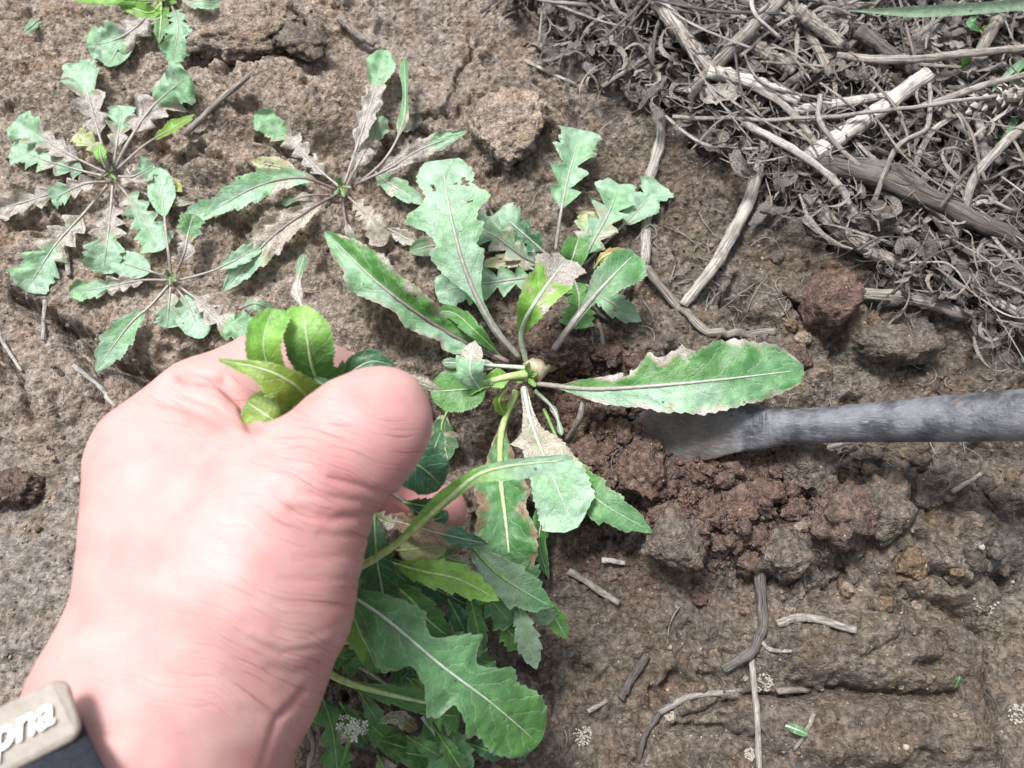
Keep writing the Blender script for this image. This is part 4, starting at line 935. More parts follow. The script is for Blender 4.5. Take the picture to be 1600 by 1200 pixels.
hl([(690, 870, .256), (730, 880, .254), (780, 880, .258)], 46, 'serr', 'sage', .4, p=.05, n=3)
hl([(640, 985, .262), (690, 1000, .262), (740, 1020, .268)], 44, 'serr', 'dark', 0, p=.05)
hl([(700, 960, .266), (730, 980, .266), (760, 1010, .270)], 40, 'serr', 'green', 0, p=.1)
hl([(600, 720, .238), (640, 722, .228), (668, 738, .230), (690, 760, .238)], 76, 'oval', 'teal', .0, p=.05, fold=.2, ruf=.2)
hl([(640, 760, .242), (655, 735, .234), (672, 715, .234), (690, 672, .242)], 62, 'serr', 'dark', .4, p=.05, mode='edge', ruf=.2)
hl([(590, 755, .250), (640, 790, .252), (690, 835, .256)], 16, 'strap', 'dark', .3, p=.4, rib='purple', ribw=.4)
hl([(630, 785, .248), (665, 790, .244), (690, 780, .246)], 34, 'serr', 'teal', 0, p=.05)
hl([(640, 810, .256), (680, 812, .254), (700, 800, .254)], 30, 'oval', 'teal', 0, p=.05)
hl([(540, 870, .252), (556, 890, .246), (556, 925, .248)], 26, 'oval', 'mint', 0, p=.05)
hl([(520, 1000, .268), (570, 1010, .262), (620, 1050, .268)], 14, 'strap', 'green', 0, p=.4, rib='lime', ribw=.5)
hl([(500, 1020, .270), (560, 1040, .266), (640, 1095, .270)], 14, 'strap', 'green', 0, p=.4, rib='mauve', ribw=.5)
hl([(470, 1060, .270), (520, 1110, .268), (570, 1170, .272)], 40, 'serr', 'teal', 0, p=.3)
hl([(620, 1040, .266), (660, 1060, .264), (700, 1070, .268)], 50, 'serr', 'teal', .2, p=.1)
hl([(470, 1090, .262), (478, 1110, .256), (496, 1132, .258)], 34, 'oval', 'green', 0, p=.05, rib='lime')
hl([(480, 1130, .266), (490, 1170, .266), (470, 1230, .270)], 12, 'strap', 'dark', .5, p=.4, rib='purple', ribw=.6)
hl([(520, 1120, .268), (515, 1170, .268), (500, 1230, .272)], 12, 'strap', 'green', .2, p=.4, rib='mauve', ribw=.6)
hl([(590, 1180, .270), (600, 1200, .268), (620, 1250, .272)], 70, 'serr', 'green', .15, p=.05)
hl([(560, 860, .256), (640, 900, .262), (760, 960, .270)], 60, 'serr', 'dark', 0, p=.05)
hl([(560, 960, .266), (620, 1020, .270), (680, 1120, .276)], 80, 'serr', 'dark', 0, p=.05)

rg = random.Random(31)
for k in range(46):       # the rest of the pile
    px = rg.uniform(520, 800); py = rg.uniform(840, 1180); a = math.radians(rg.uniform(0, 80)); Lp = rg.uniform(60, 120); dz = rg.uniform(.250, .274)
    if px > 600 + 260*min(1, max(0, (py - 800)/200)): continue
    hl([(px - .5*Lp*math.cos(a), py - .5*Lp*math.sin(a), dz + .004), (px, py, dz - .003), (px + .5*Lp*math.cos(a), py + .5*Lp*math.sin(a), dz + .006)], rg.uniform(34, 64), rg.choice(['serr', 'serr', 'lobed']), rg.choice(['green', 'green', 'mid', 'teal', 'mid', 'light']),
       rg.choice([0, 0, 0, .4]), p=.08, n=rg.choice([3, 4, 5, 6]), fold=rg.uniform(.05, .25), roll=rg.uniform(-25, 25), ruf=.14, mode='edge', dead='beige')

for q, w_, c_ in (([(700, 880, .262), (745, 915, .258), (800, 975, .264)], 56, 'mid'), ([(720, 930, .268), (770, 960, .264), (815, 1010, .270)], 46, 'green'), ([(760, 860, .262), (800, 880, .260), (838, 905, .266)], 44, 'mid'),
                  ([(640, 1000, .262), (700, 1010, .258), (760, 1000, .264)], 50, 'green'), ([(700, 1020, .270), (760, 1050, .268), (800, 1080, .272)], 50, 'mid'), ([(800, 900, .268), (835, 930, .266), (858, 975, .270)], 40, 'sage')):
    hl(q, w_, 'lobed', c_, 0, p=.1, n=4, fold=.15, ruf=.16)

# tiny white flower head among the pulled weeds
fl = tag(empty('flower_head', PD(550, 1135, .254)), 'tiny white flower head tucked among the pulled weeds below the wrist', 'flower')
fo = np.array(fl.location)
fm = simple_mat('petals', (0.62, 0.62, 0.55), .6, 300., .15); sm = simple_mat('flower_green', (0.12, 0.24, 0.07), .6, 300., .2)
Vs, Fs, _ = tube_np(np.array([PD(550, 1135, .2545), PD(545, 1160, .258), PD(530, 1210, .264)]), [.0009, .0008, .0008], 6)
link('stem', mesh_np('stem', Vs - fo, Fs), sm, fl)
fr = random.Random(8)
pet = None
for k in range(26):
    a = fr.uniform(0, 6.28); r = 24*math.sqrt(fr.random()); q = PD(550 + r*math.cos(a), 1135 + .8*r*math.sin(a), .2525 - .0016*(1 - (r/24)**2) + fr.uniform(-.0006, .0006))
    if pet is None:
        vv = []; ff = []
        for i in range(4):
            b = len(vv); an = i*math.pi/2
            for (u, v_) in ((0, 0), (.7, -.35), (1.15, 0), (.7, .35)): vv.append((u*math.cos(an) - v_*math.sin(an), u*math.sin(an) + v_*math.cos(an), .3*u))
            ff.append((b, b+1, b+2, b+3))
        pet = bpy.data.meshes.new('petals'); pet.from_pydata([tuple(.0011*x for x in v) for v in vv], [], ff); pet.update(); pet.materials.append(fm)
    o = bpy.data.objects.new('petals', pet); COL.objects.link(o); o.parent = fl; o.location = Vector(q - fo); o.rotation_euler = (fr.uniform(-.5, .5), fr.uniform(-.5, .5), fr.uniform(0, 3)); o.scale = [fr.uniform(.7, 1.3)]*3
Vd, Fd, _ = tube_np(np.array([PD(550, 1135, .2565), PD(550, 1135, .2550), PD(550, 1135, .2530)]), [.0008, .0034, .0030], 12)
link('flower_base', mesh_np('flower_base', Vd - fo, Fd), sm, fl)
# ------------------------------------------------------------------ digging tool
def tool():
    d = lambda px, py, z: PD(px, py, z)
    root = tag(empty('weeding_tool', d(1100, 670, .318)), 'old grey iron weeding tool with round shank and forged blade stuck in the red soil', 'hand tool'); org = np.array(root.location)
    # (px, py, depth, half width across (px), thickness ratio, rough)
    st = [(1000, 690, .326, 40, .08), (1022, 685, .321, 47, .09), (1060, 677, .316, 50, .11), (1105, 671, .312, 47, .15), (1150, 667, .308, 40, .24), (1190, 668, .305, 34, .55), (1225, 667, .302, 29, .85), (1275, 665, .298, 28, .98),
          (1360, 660, .294, 31, 1.0), (1480, 654, .280, 36, 1.0), (1600, 648, .266, 41, 1.0), (1740, 640, .252, 45, 1.0), (1950, 630, .235, 48, 1.0)]
    C = np.array([d(*s[:3]) for s in st]); R = np.array([s[3]*s[2]/FPX for s in st]); fl = np.array([s[4] for s in st])
    n = 90; Ci = catmull(np.column_stack([C, R, fl]), n); C, R, fl = Ci[:, :3], Ci[:, 3], Ci[:, 4]
    ns = 28; T = nrm(np.gradient(C, axis=0)); S = nrm(np.cross(T, -FWD)); N = np.cross(S, T)
    a = np.linspace(0, 2*math.pi, ns, endpoint=False)
    L = np.linspace(0, 1, n)[:, None]
    rr = R[:, None]*(1 + 0.035*noise(L*30 + 0*a, np.cos(a)[None]*2 + 0*L, np.sin(a)[None]*2 + 0*L, 4))
    # socket fold: blade is slightly dished with turned-up sides near the neck
    dish = np.exp(-((L - 0.17)/0.07)**2)*0.35
    V = C[:, None] + (rr*np.cos(a)[None])[..., None]*S[:, None] + (rr*np.sin(a)[None]*fl[:, None] + R[:, None]*dish*(np.cos(a)[None]**2)*0.5)[..., None]*N[:, None]
    V[0] = C[0][None] + (V[0] - C[0])*0.97
    V = V.reshape(-1, 3) - org; F = grid_faces(n, ns, True)
    uv = np.stack(np.broadcast_arrays(L, np.linspace(0, 1, ns)[None]), -1).reshape(-1, 2)
    cut = 40; f0 = F[F.max(1) < cut*ns]; f1 = F[F.min(1) >= (cut-1)*ns]
    m, nn, l, b = mat('old_iron')
    co = objco(nn)
    n1 = nd(nn, 'ShaderNodeTexNoise', Scale=90.0, Detail=6.0, Roughness=0.65); l.new(co, n1.inputs['Vector'])
    mp = nd(nn, 'ShaderNodeMapping'); mp.inputs['Scale'].default_value = (40, 700, 700); l.new(co, mp.inputs[0])
    n2 = nd(nn, 'ShaderNodeTexNoise', Scale=1.0, Detail=5.0, Roughness=0.6); l.new(mp.outputs[0], n2.inputs['Vector'])
    n3 = nd(nn, 'ShaderNodeTexNoise', Scale=38.0, Detail=5.0, Roughness=0.7); l.new(co, n3.inputs['Vector'])
    c = mixc(nn, l, ramp(nn, l, n1.outputs[0], .36, .62), (0.055, 0.058, 0.072), (0.165, 0.168, 0.190))
    c = mixc(nn, l, ramp(nn, l, n2.outputs[0], .55, .8, 0, .6), c, (0.29, 0.29, 0.31))
    c = mixc(nn, l, ramp(nn, l, n3.outputs[0], .58, .70, 0, .8), c, (0.19, 0.12, 0.095))
    n4 = nd(nn, 'ShaderNodeTexNoise', Scale=330.0, Detail=6.0, Roughness=0.7); l.new(co, n4.inputs['Vector'])
    uvn = nd(nn, 'ShaderNodeUVMap'); uvn.uv_map = 'uv'; sx = nd(nn, 'ShaderNodeSeparateXYZ'); l.new(uvn.outputs[0], sx.inputs[0])
    mu = nd(nn, 'ShaderNodeMath', operation='MULTIPLY_ADD'); l.new(sx.outputs[0], mu.inputs[0]); mu.inputs[1].default_value = -1.9; l.new(n4.outputs[0], mu.inputs[2])
    mud = ramp(nn, l, mu.outputs[0], .16, .36, 0, .5)
    c = mixc(nn, l, mud, c, (0.135, 0.105, 0.088))
    l.new(c, b.inputs['Base Color']); b.inputs['Metallic'].default_value = .3; b.inputs['Roughness'].default_value = .48
    l.new(ramp(nn, l, n1.outputs[0], .3, .7, .45, .75), b.inputs['Roughness'])
    bp = nd(nn, 'ShaderNodeBump', Strength=.6, Distance=.0008); l.new(n2.outputs[0], bp.inputs['Height']); l.new(bp.outputs[0], b.inputs['Normal'])
    link('blade', mesh_np('blade', V, f0, uv=uv), m, root)
    link('shank', mesh_np('shank', V, f1, uv=uv), m, root)
tool()

# ------------------------------------------------------------------ soil clods
def worley3(P, s):
    f = np.floor(P); I = f.astype(np.int64); d1 = np.full(len(P), 9.0)
    for a in (-1, 0, 1):
        for b in (-1, 0, 1):
            for c in (-1, 0, 1):
                q = _h(I[:, 0] + a, I[:, 1] + b, I[:, 2] + c, s)
                o = np.stack([q & np.uint32(1023), (q >> np.uint32(10)) & np.uint32(1023), (q >> np.uint32(20)) & np.uint32(1023)], 1)/1023.
                d1 = np.minimum(d1, np.linalg.norm(f + [a, b, c] + o - P, axis=1))
    return d1

def clod_mesh(seed, sub=4, amp=.32, sx=1, sy=1, sz=.8, crumb=.10):
    import bmesh
    bm = bmesh.new(); bmesh.ops.create_icosphere(bm, subdivisions=sub, radius=1.0)
    V = np.array([v.co[:] for v in bm.verts]); F = np.array([[v.index for v in f.verts] for f in bm.faces]); bm.free()
    n = fbm(V[:, 0]*1.3 + seed*5.1, V[:, 1]*1.3, V[:, 2]*1.3, o=3, s=seed)
    r = 1 + amp*n + crumb*(1 - 2*np.abs(fbm(V[:, 0]*3.6 + seed, V[:, 1]*3.6, V[:, 2]*3.6, o=3, s=seed+7, gain=.6)))
    V = V*r[:, None]*np.array([sx, sy, sz])
    # facet a little, as broken clay
    rs = np.random.RandomState(seed)
    for k in range(4):
        q = rs.normal(size=3); q /= np.linalg.norm(q); d = V @ q; lim = rs.uniform(.62, .85); V = V - np.where(d > lim, (d - lim)*.7, 0)[:, None]*q
    if sub > 2:      # crumbly skin
        f = 1 + 0.085*fbm(V[:, 0]*7 + seed, V[:, 1]*7, V[:, 2]*7, o=3, s=seed + 2, gain=.75, lac=2.3) - crumb*.9*sstep(.15, .6, noise(V[:, 0]*4.5, V[:, 1]*4.5 + seed, V[:, 2]*4.5, seed + 4))
        f = f + crumb*1.5*(.45 - worley3(V*2.6 + seed, seed)) + crumb*.9*(.45 - worley3(V*6.0 + seed, seed + 1))
        V = V*f[:, None]
    return V, F

SOILC = dict(red=(0.165, 0.112, 0.093), redb=(0.155, 0.112, 0.096), grey=(0.158, 0.132, 0.112), tan=(0.310, 0.255, 0.210), ochre=(0.20, 0.145, 0.098), dark=(0.115, 0.096, 0.082))
def clod(px, py, rpx, colr, label, seed, group=None, sub=4, sink=.3, shape=(1, 1, .85), name='soil_clod', rot=0.0, h=0.0, crumb=.1, amp=.32):
    p = PG(px, py, h); R = rpx*mpp(py)
    V, F = clod_mesh(seed, sub, amp, *shape, crumb=crumb)
    nv = fbm(V[:, 0]*2.2 + seed, V[:, 1]*2.2, V[:, 2]*2.2, o=3, s=seed + 40)
    c = np.array(SOILC[colr])*(1 + .22*nv)[:, None]
    if colr in ('red', 'redb'): c = c + (np.array(SOILC['grey']) - c)*sstep(.35, .8, nv)[:, None]*.6
    o = link(name, mesh_np(name, V*R, F, cols=c), M['soil'])
    o.location = Vector((p[0], p[1], p[2] + R*(shape[2] - 2*sink*shape[2]))); o.rotation_euler = (0, 0, rot)
    return tag(o, label, 'soil clod', group)

clod(1288, 482, 50, 'red', 'upright wedge of pinkish red clay standing against the dry straw stems', 3, shape=(.85, 1.0, 1.1), crumb=.06, amp=.26)
clod(1312, 808, 50, 'redb', 'round reddish crumbly clod leaning against a grey clod right of the dug heap', 8, shape=(1, .95, .9), crumb=.16)
clod(1380, 802, 46, 'grey', 'round grey-green clod touching the round reddish clod', 12, shape=(.95, 1.1, .85))
clod(1055, 850, 46, 'grey', 'mossy grey clod below the green leaf tip, beside the dug heap', 15, shape=(1, 1.1, .8))
clod(1258, 735, 44, 'grey', 'grey clay clod just below the iron shank, behind the red crumbs', 18, shape=(1.1, .9, .8))
clod(1135, 800, 44, 'red', 'largest red crumbly clod in the heap below the tool blade', 21, crumb=.22)
clod(1222, 868, 38, 'grey', 'grey-pink clod at the front foot of the dug heap', 24, shape=(1.1, 1, .8))
clod(1455, 818, 22, 'ochre', 'small ochre pebble-like clod right of the round grey clod', 27)
clod(28, 768, 32, 'redb', 'lone purplish brown crumbly clod on smooth grey mud left of the hand', 30, shape=(1.15, .85, .8), crumb=.18)
clod(1002, 745, 36, 'red', 'red clod lying against the left edge of the tool blade', 33, shape=(.85, 1.2, .8), crumb=.18)
clod(862, 548, 34, 'red', 'red clay lump clinging to the root crown of the dug weed', 36, shape=(1.4, .8, .8), crumb=.16)
clod(905, 568, 22, 'red', 'small red lump right of the root crown of the dug weed', 39, crumb=.2)
clod(1365, 640, 26, 'grey', 'grey lump behind the iron shank', 42)
clod(1395, 545, 40, 'grey', 'weathered grey clod under the straw behind the iron shank', 45, shape=(1.3, .8, .8))
clod(1240, 560, 22, 'redb', 'small brown clod beyond the tip of the long green leaf', 48)
clod(1090, 930, 14, 'red', 'little red crumb lying below the dug heap on flat soil', 51)
clod(788, 192, 62, 'tan', 'tan knobbly clod with a dark hole beside it on the far soil', 54, sink=.6, shape=(1, 1, .36), crumb=.05, sub=5, amp=.22)
clod(365, 36, 84, 'tan', 'biggest tan clod, sheltering the bright green weed', 57, sink=.5, shape=(1.15, .8, .34), sub=5, amp=.2, crumb=.06)
clod(470, 62, 36, 'grey', 'grey-brown clod beside the biggest tan clod', 60, sink=.5, shape=(1.2, .8, .4))
clod(1420, 880, 26, 'ochre', 'brown knobbly lump on the crust right of the dug heap', 63, sink=.5)
clod(1530, 935, 30, 'grey', 'lump dusted with white granules at the edge of the crevice', 66, sink=.5)
rc_ = random.Random(5)
k = 0
while k < 225:
    if k < 160: px = rc_.gauss(1115, 95); py = rc_.gauss(785, 58)
    elif k < 195: px = rc_.gauss(945, 40); py = rc_.gauss(660, 60)
    else: px = rc_.gauss(870, 45); py = rc_.gauss(560, 24)
    if not (830 < px < 1300 and 510 < py < 900) or (1010 < px < 1260 and 585 < py < 735): continue
    r = min(30, 4.5 + abs(rc_.gauss(0, 8)))
    if k >= 195: r *= .6
    clod(px, py, r, 'red' if rc_.random() < .8 else 'redb', 'reddish crumb of freshly dug soil in the heap round the tool blade', 200 + k % 40, 'red soil crumbs of the dug heap', 3, rc_.uniform(.15, .5), (1, rc_.uniform(.65, 1.1), rc_.uniform(.6, .95)), 'soil_crumb', rc_.uniform(0, 6), crumb=.28)
    k += 1
for k in range(70):
    px = rc_.uniform(1180, 1590); py = rc_.uniform(720, 960) if k < 55 else rc_.uniform(400, 560)
    clod(px, py, rc_.uniform(6, 19), rc_.choice(['grey', 'tan', 'ochre', 'grey', 'dark']), 'brown lump in the rough soil right of the dug heap', 300 + k % 30, 'brown lumps in the rough soil', 3, rc_.uniform(.35, .55), (1, rc_.uniform(.7, 1), .8), 'soil_crumb', rc_.uniform(0, 6))

# countless small crumbs strewn over the ground
def crumbs():
    import bmesh
    base = [clod_mesh(400 + k, 1, .55, 1, 1, .8, .25) for k in range(8)]
    rs = np.random.RandomState(4); Vs, Fs, Cs = [], [], []; off = 0
    n = 6800
    for k in range(n):
        if k < 2600: px, py, s, col = rs.normal(1110, 90), rs.normal(775, 58), rs.uniform(1.0, 4.6), 'red'
        elif k < 3300: px, py, s, col = rs.normal(890, 55), rs.normal(600, 55), rs.uniform(1.0, 4.0), 'red'
        else: px, py, s, col = rs.uniform(-20, 1620), rs.uniform(-20, 1220), 0.9 + abs(rs.normal(0, 1.4)), ['grey', 'tan', 'dark', 'tan', 'ochre'][rs.randint(5)]
        p = PG(px, py); R = s*mpp(py); V, F = base[rs.randint(8)]
        a = rs.uniform(0, 6.28); ca, sa = math.cos(a), math.sin(a)
        V = np.column_stack([V[:, 0]*ca - V[:, 1]*sa, V[:, 0]*sa + V[:, 1]*ca, V[:, 2]])*R + p + [0, 0, R*.25]
        Vs.append(V); Fs.append(F + off); off += len(V); Cs.append(np.tile(np.array(SOILC[col])*rs.uniform(.75, 1.25), (len(V), 1)))
    o = link('soil_grains', mesh_np('soil_grains', np.vstack(Vs), np.vstack(Fs), cols=np.vstack(Cs)), M['soil'])
    tag(o, 'loose soil grains strewn over the ground', 'soil', kind='stuff')
crumbs()

# white granule clusters and pale pebbles
gm = simple_mat('white_granules', (0.30, 0.275, 0.24), .8, 900., .25)
gb = clod_mesh(77, 2, .2)
for k, (px, py, r, lab) in enumerate([(1540, 940, 20, 'white granule cluster on the lump at the edge of the crevice'), (1193, 1068, 15, 'white granule cluster beside the upright thin stem'),
                                      (912, 1150, 16, 'whitish granule cluster on bare soil right of the hanging weeds'), (1590, 1115, 16, 'white granule cluster in the crevice corner'), (765, 248, 12, 'white granule cluster near the tan knobbly clod'),
                                      (1045, 1118, 8, 'tiny granule cluster by the bent stem'), (1172, 1178, 10, 'granule cluster at the foot of the upright thin stem')]):
    rs = np.random.RandomState(k); Vs, Fs, off = [], [], 0; P0 = PG(px, py)
    for i in range(70):
        a = rs.uniform(0, 6.28); q = r*math.sqrt(rs.rand()); p = PG(px + q*math.cos(a), py + q*math.sin(a)); R = rs.uniform(1.0, 2.4)*mpp(py)
        Vs.append(gb[0]*R + p + [0, 0, R*rs.uniform(0, 1.5)] - P0); Fs.append(gb[1] + off); off += len(gb[0])
    o = link('granule_cluster', mesh_np('granule_cluster', np.vstack(Vs), np.vstack(Fs)), gm); o.location = Vector(P0); tag(o, lab, 'granules')
for k, (px, py, r, lab) in enumerate([(793, 264, 5, 'small white pebble near the tan knobbly clod'), (122, 750, 6, 'small white pebble on grey mud beside the hand'), (16, 1025, 4, 'tiny white pebble left of the wrist'), (1415, 1168, 5, 'whitish pebble on the crust beyond the small loose leaf'), (1533, 855, 5, 'pale pebble in the grey soil right of the brown lumps')]):
    V, F = clod_mesh(500 + k, 2, .25); o = link('pebble', mesh_np('pebble', V*r*mpp(py), F), gm); p = PG(px, py); o.location = Vector((p[0], p[1], p[2] + .3*r*mpp(py))); tag(o, lab, 'pebble')

# ------------------------------------------------------------------ dry stems
def stem(pts, wpx, mt='straw', label='', seed=0, group=None, flat=.85, h=None, name='dry_stem', taper=(.95, .8), ns=8, n=None, rough=.22, jit=.5):
    rs = np.random.RandomState(seed + 1)
    P = np.array([PG(q[0], q[1], (q[2] if len(q) > 2 else .0015) ) for q in pts])
    L = np.linalg.norm(np.diff(P, axis=0), axis=1).sum(); n = n or int(np.clip(L/.0035, 8, 44))
    C = catmull(P, n); pm = mpp(np.mean([q[1] for q in pts])); R = .5*wpx*pm
    t = np.arange(n)
    u_ = t/n*max(2., L/.02)
    for k in range(3): C[:, k] += jit*min(.012*L + .0006, 1.3*R)*(1.0*noise(u_ + seed*2.7, t*0 + k*9.3, s=seed) + .5*np.abs(noise(u_*2 + seed, t*0 + k*5.1, s=seed + 1)))
    rr = R*np.linspace(taper[0], taper[1], n)*(1 + .12*noise(t*.6 + seed, t*0 + 3.3, s=seed + 5))
    C[:, 2] = np.maximum(C[:, 2], gh(C[:, 0], C[:, 1]) + rr*.35)
    V, F, uv = tube_np(C, rr, ns, flat, rough=rough, seed=seed)
    org = C[0]; o = link(name, mesh_np(name, V - org, F, uv=uv), M[mt]); o.location = Vector(org)
    return tag(o, label, 'dry stem', group)

ST = [
 ([(1003, 150), (1032, 205), (1014, 290), (1006, 420)], 19, 'pale', 'long pale weathered root running past the mint rosette'),
 ([(1006, 418), (1060, 480), (1098, 515), (1135, 526), (1210, 520)], 16, 'straw', 'bent grey root continuing from the long pale root towards the long leaf'),
 ([(1195, 228, .006), (1162, 335, .006), (1110, 420, .004), (1068, 478, .003)], 21, 'pale', 'pale grey root slanting from the straw edge down to the bent root'),
 ([(1020, -10, .02), (1060, 45, .018), (1108, 108, .014)], 27, 'straw', 'thick grey stem slanting down from the far edge of the straw'),
 ([(1225, -10, .024), (1165, 55, .022), (1120, 100, .018), (1078, 142, .012)], 23, 'straw', 'thick grey stem crossing over the slanting thick stem'),
 ([(1108, 110, .016), (1178, 130, .016), (1250, 158, .015)], 25, 'pale', 'thick bleached stem broken at its end, where the crossing stems meet'),
 ([(1262, 248, .014), (1360, 182, .022), (1450, 115, .024)], 28, 'pale', 'brightest bleached stem with flaking bark in the middle of the straw'),
 ([(1240, 176, .014), (1320, 160, .018), (1395, 150, .018)], 17, 'pale', 'bleached short stem tucked behind the brightest stem'),
 ([(1308, 90, .018), (1430, 93, .022), (1610, 74, .022)], 14, 'straw', 'straight brown twig lying level across the far straw'),
 ([(1050, 183, .012), (1230, 187, .020), (1450, 166, .027), (1620, 138, .027)], 7, 'pale', 'long thin cream straw lying on top of all the stems'),
 ([(1440, 168, .022), (1530, 137, .028), (1620, 110, .028)], 11, 'straw', 'rough dry stem leading to the seed head'),
 ([(1268, 258, .010), (1360, 272, .016), (1450, 312, .016), (1620, 390, .014)], 34, 'black', 'thick dark split stem at the near side of the straw'),
 ([(1300, 250, .012), (1400, 268, .018), (1500, 330, .016)], 18, 'black', 'dark stem lying along the thick split stem'),
 ([(1262, 302, .006), (1320, 368, .008), (1425, 422, .006)], 26, 'straw', 'thick grey stem running down to the near edge of the straw'),
 ([(1160, 192, .012), (1240, 235, .016), (1305, 285, .018), (1345, 342, .012), (1422, 366, .009)], 13, 'pale', 'sinuous cream fibre crossing the dark split stem'),
 ([(1282, 150, .024), (1285, 200, .024), (1372, 292, .014)], 9, 'straw', 'thin stem hooked over the brightest bleached stem'),
 ([(1360, 330, .012), (1400, 232, .026), (1450, 198, .027), (1450, 128, .024)], 8, 'straw', 'thin kinked stem standing over the straw'),
 ([(1620, 180, .022), (1535, 260, .024), (1495, 352, .014)], 15, 'straw', 'frayed stem leaning out of the straw by the seed head'),
 ([(1340, 458, .003), (1440, 470, .006), (1520, 495, .006), (1620, 500, .006)], 22, 'straw', 'grey stem lying on the soil beside the red wedge of clay'),
 ([(1245, 15, .02), (1315, 72, .018)], 23, 'straw', 'thick short stem near the far corner of the straw'),
 ([(1340, 48, .018), (1440, 122, .016)], 25, 'black', 'reddish dark stem beneath the level twig'),
 ([(1178, 70, .014), (1240, 112, .013)], 27, 'straw', 'stubby brown stem between the two crossing stems'),
 ([(1570, 10, .018), (1510, 122, .018)], 20, 'straw', 'grey stem standing near the green grass blade'),
 ([(1528, 178, .02), (1540, 252, .018)], 15, 'pale', 'pale curved root end hanging below the seed head'),
 ([(1185, 870), (1190, 950), (1178, 1010), (1130, 1046)], 18, 'black', 'forked dark stem emerging from under the dug heap'),
 ([(1186, 1000), (1205, 1016), (1236, 1018)], 7, 'pale', 'short pale side shoot of the forked dark stem'),
 ([(1174, 1028), (1182, 1110), (1187, 1215)], 11, 'straw', 'thin straight grey stem lying towards the viewer on the crust'),
 ([(1028, 1116), (1080, 1090), (1158, 1078)], 10, 'straw', 'thin curved stem beside the straight grey stem'),
 ([(1030, 1112), (1008, 1150), (998, 1190)], 9, 'black', 'dark twig bending off the thin curved stem'),
 ([(1214, 974), (1262, 964), (1338, 986)], 14, 'straw', 'rough mud-caked stem lying flat on the crust'),
 ([(888, 892), (925, 915), (967, 942)], 12, 'straw', 'split piece of straw below the dug weed'),
 ([(940, 876), (976, 879)], 9, 'pale', 'tiny straw chip behind the split piece of straw'),
 ([(968, 1092), (990, 1055), (1012, 1024)], 15, 'black', 'flat bark strip on the soil right of the hanging weeds'),
 ([(918, 1112), (948, 1094)], 8, 'straw', 'short straw bit at the end of the bark strip'),
 ([(1488, 768, .003), (1536, 738, .004)], 7, 'pale', 'bright cream straw bit on soil right of the tool shank'),
 ([(288, 210, .004), (335, 165, .008), (388, 118, .010)], 11, 'straw', 'dry stalk leaning from the star-shaped rosette to the crevice'),
 ([(102, 374), (108, 432)], 9, 'pale', 'short straw stub below the star-shaped rosette'),
 ([(70, 470), (67, 532)], 7, 'pale', 'thin straw bit at the head of the long crack'),
 ([(112, 572), (150, 600), (182, 636)], 8, 'pale', 'broken straw bit along the crack beside the knuckle'),
 ([(738, 298), (778, 346)], 7, 'straw', 'thin brown stalk beyond the largest mint leaf'),
 ([(1272, 1115), (1240, 1172)], 7, 'straw', 'short twig pointing at the small loose leaf'),
 ([(885, 690, .004), (905, 655, .012), (912, 620, .014)], 10, 'straw', 'short grey twig upright beside the dug weed'),
 ([(1215, 1080), (1265, 1078)], 11, 'straw', 'half-buried stem bit along the crust crack'),
 ([(820, 95), (900, 132)], 6, 'pale', 'pale thin straw at the left fringe of the mulch'),
 ([(1290, 700, .004), (1345, 688, .006)], 9, 'straw', 'straw lying along the near side of the iron shank'),
 ([(860, 430, .003), (950, 500, .003)], 7, 'black', 'dark root thread under the mint rosette'),
 ([(935, 505, .003), (952, 575, .006)], 7, 'straw', 'thin root thread beside the dug weed'),
 ([(0, 520), (10, 545), (35, 580)], 6, 'pale', 'curved pale root thread at the left edge of the soil'),
 ([(530, 28, .004), (560, 55, .006), (585, 70, .004)], 14, 'straw', 'stubby stem bit beside the grey-brown clod'),
]
for k, (p, w_, mt, lab) in enumerate(ST):
    stem(p, w_, mt, lab, k, ns=10 if w_ > 12 else 8, n=36 if w_ > 12 else None)

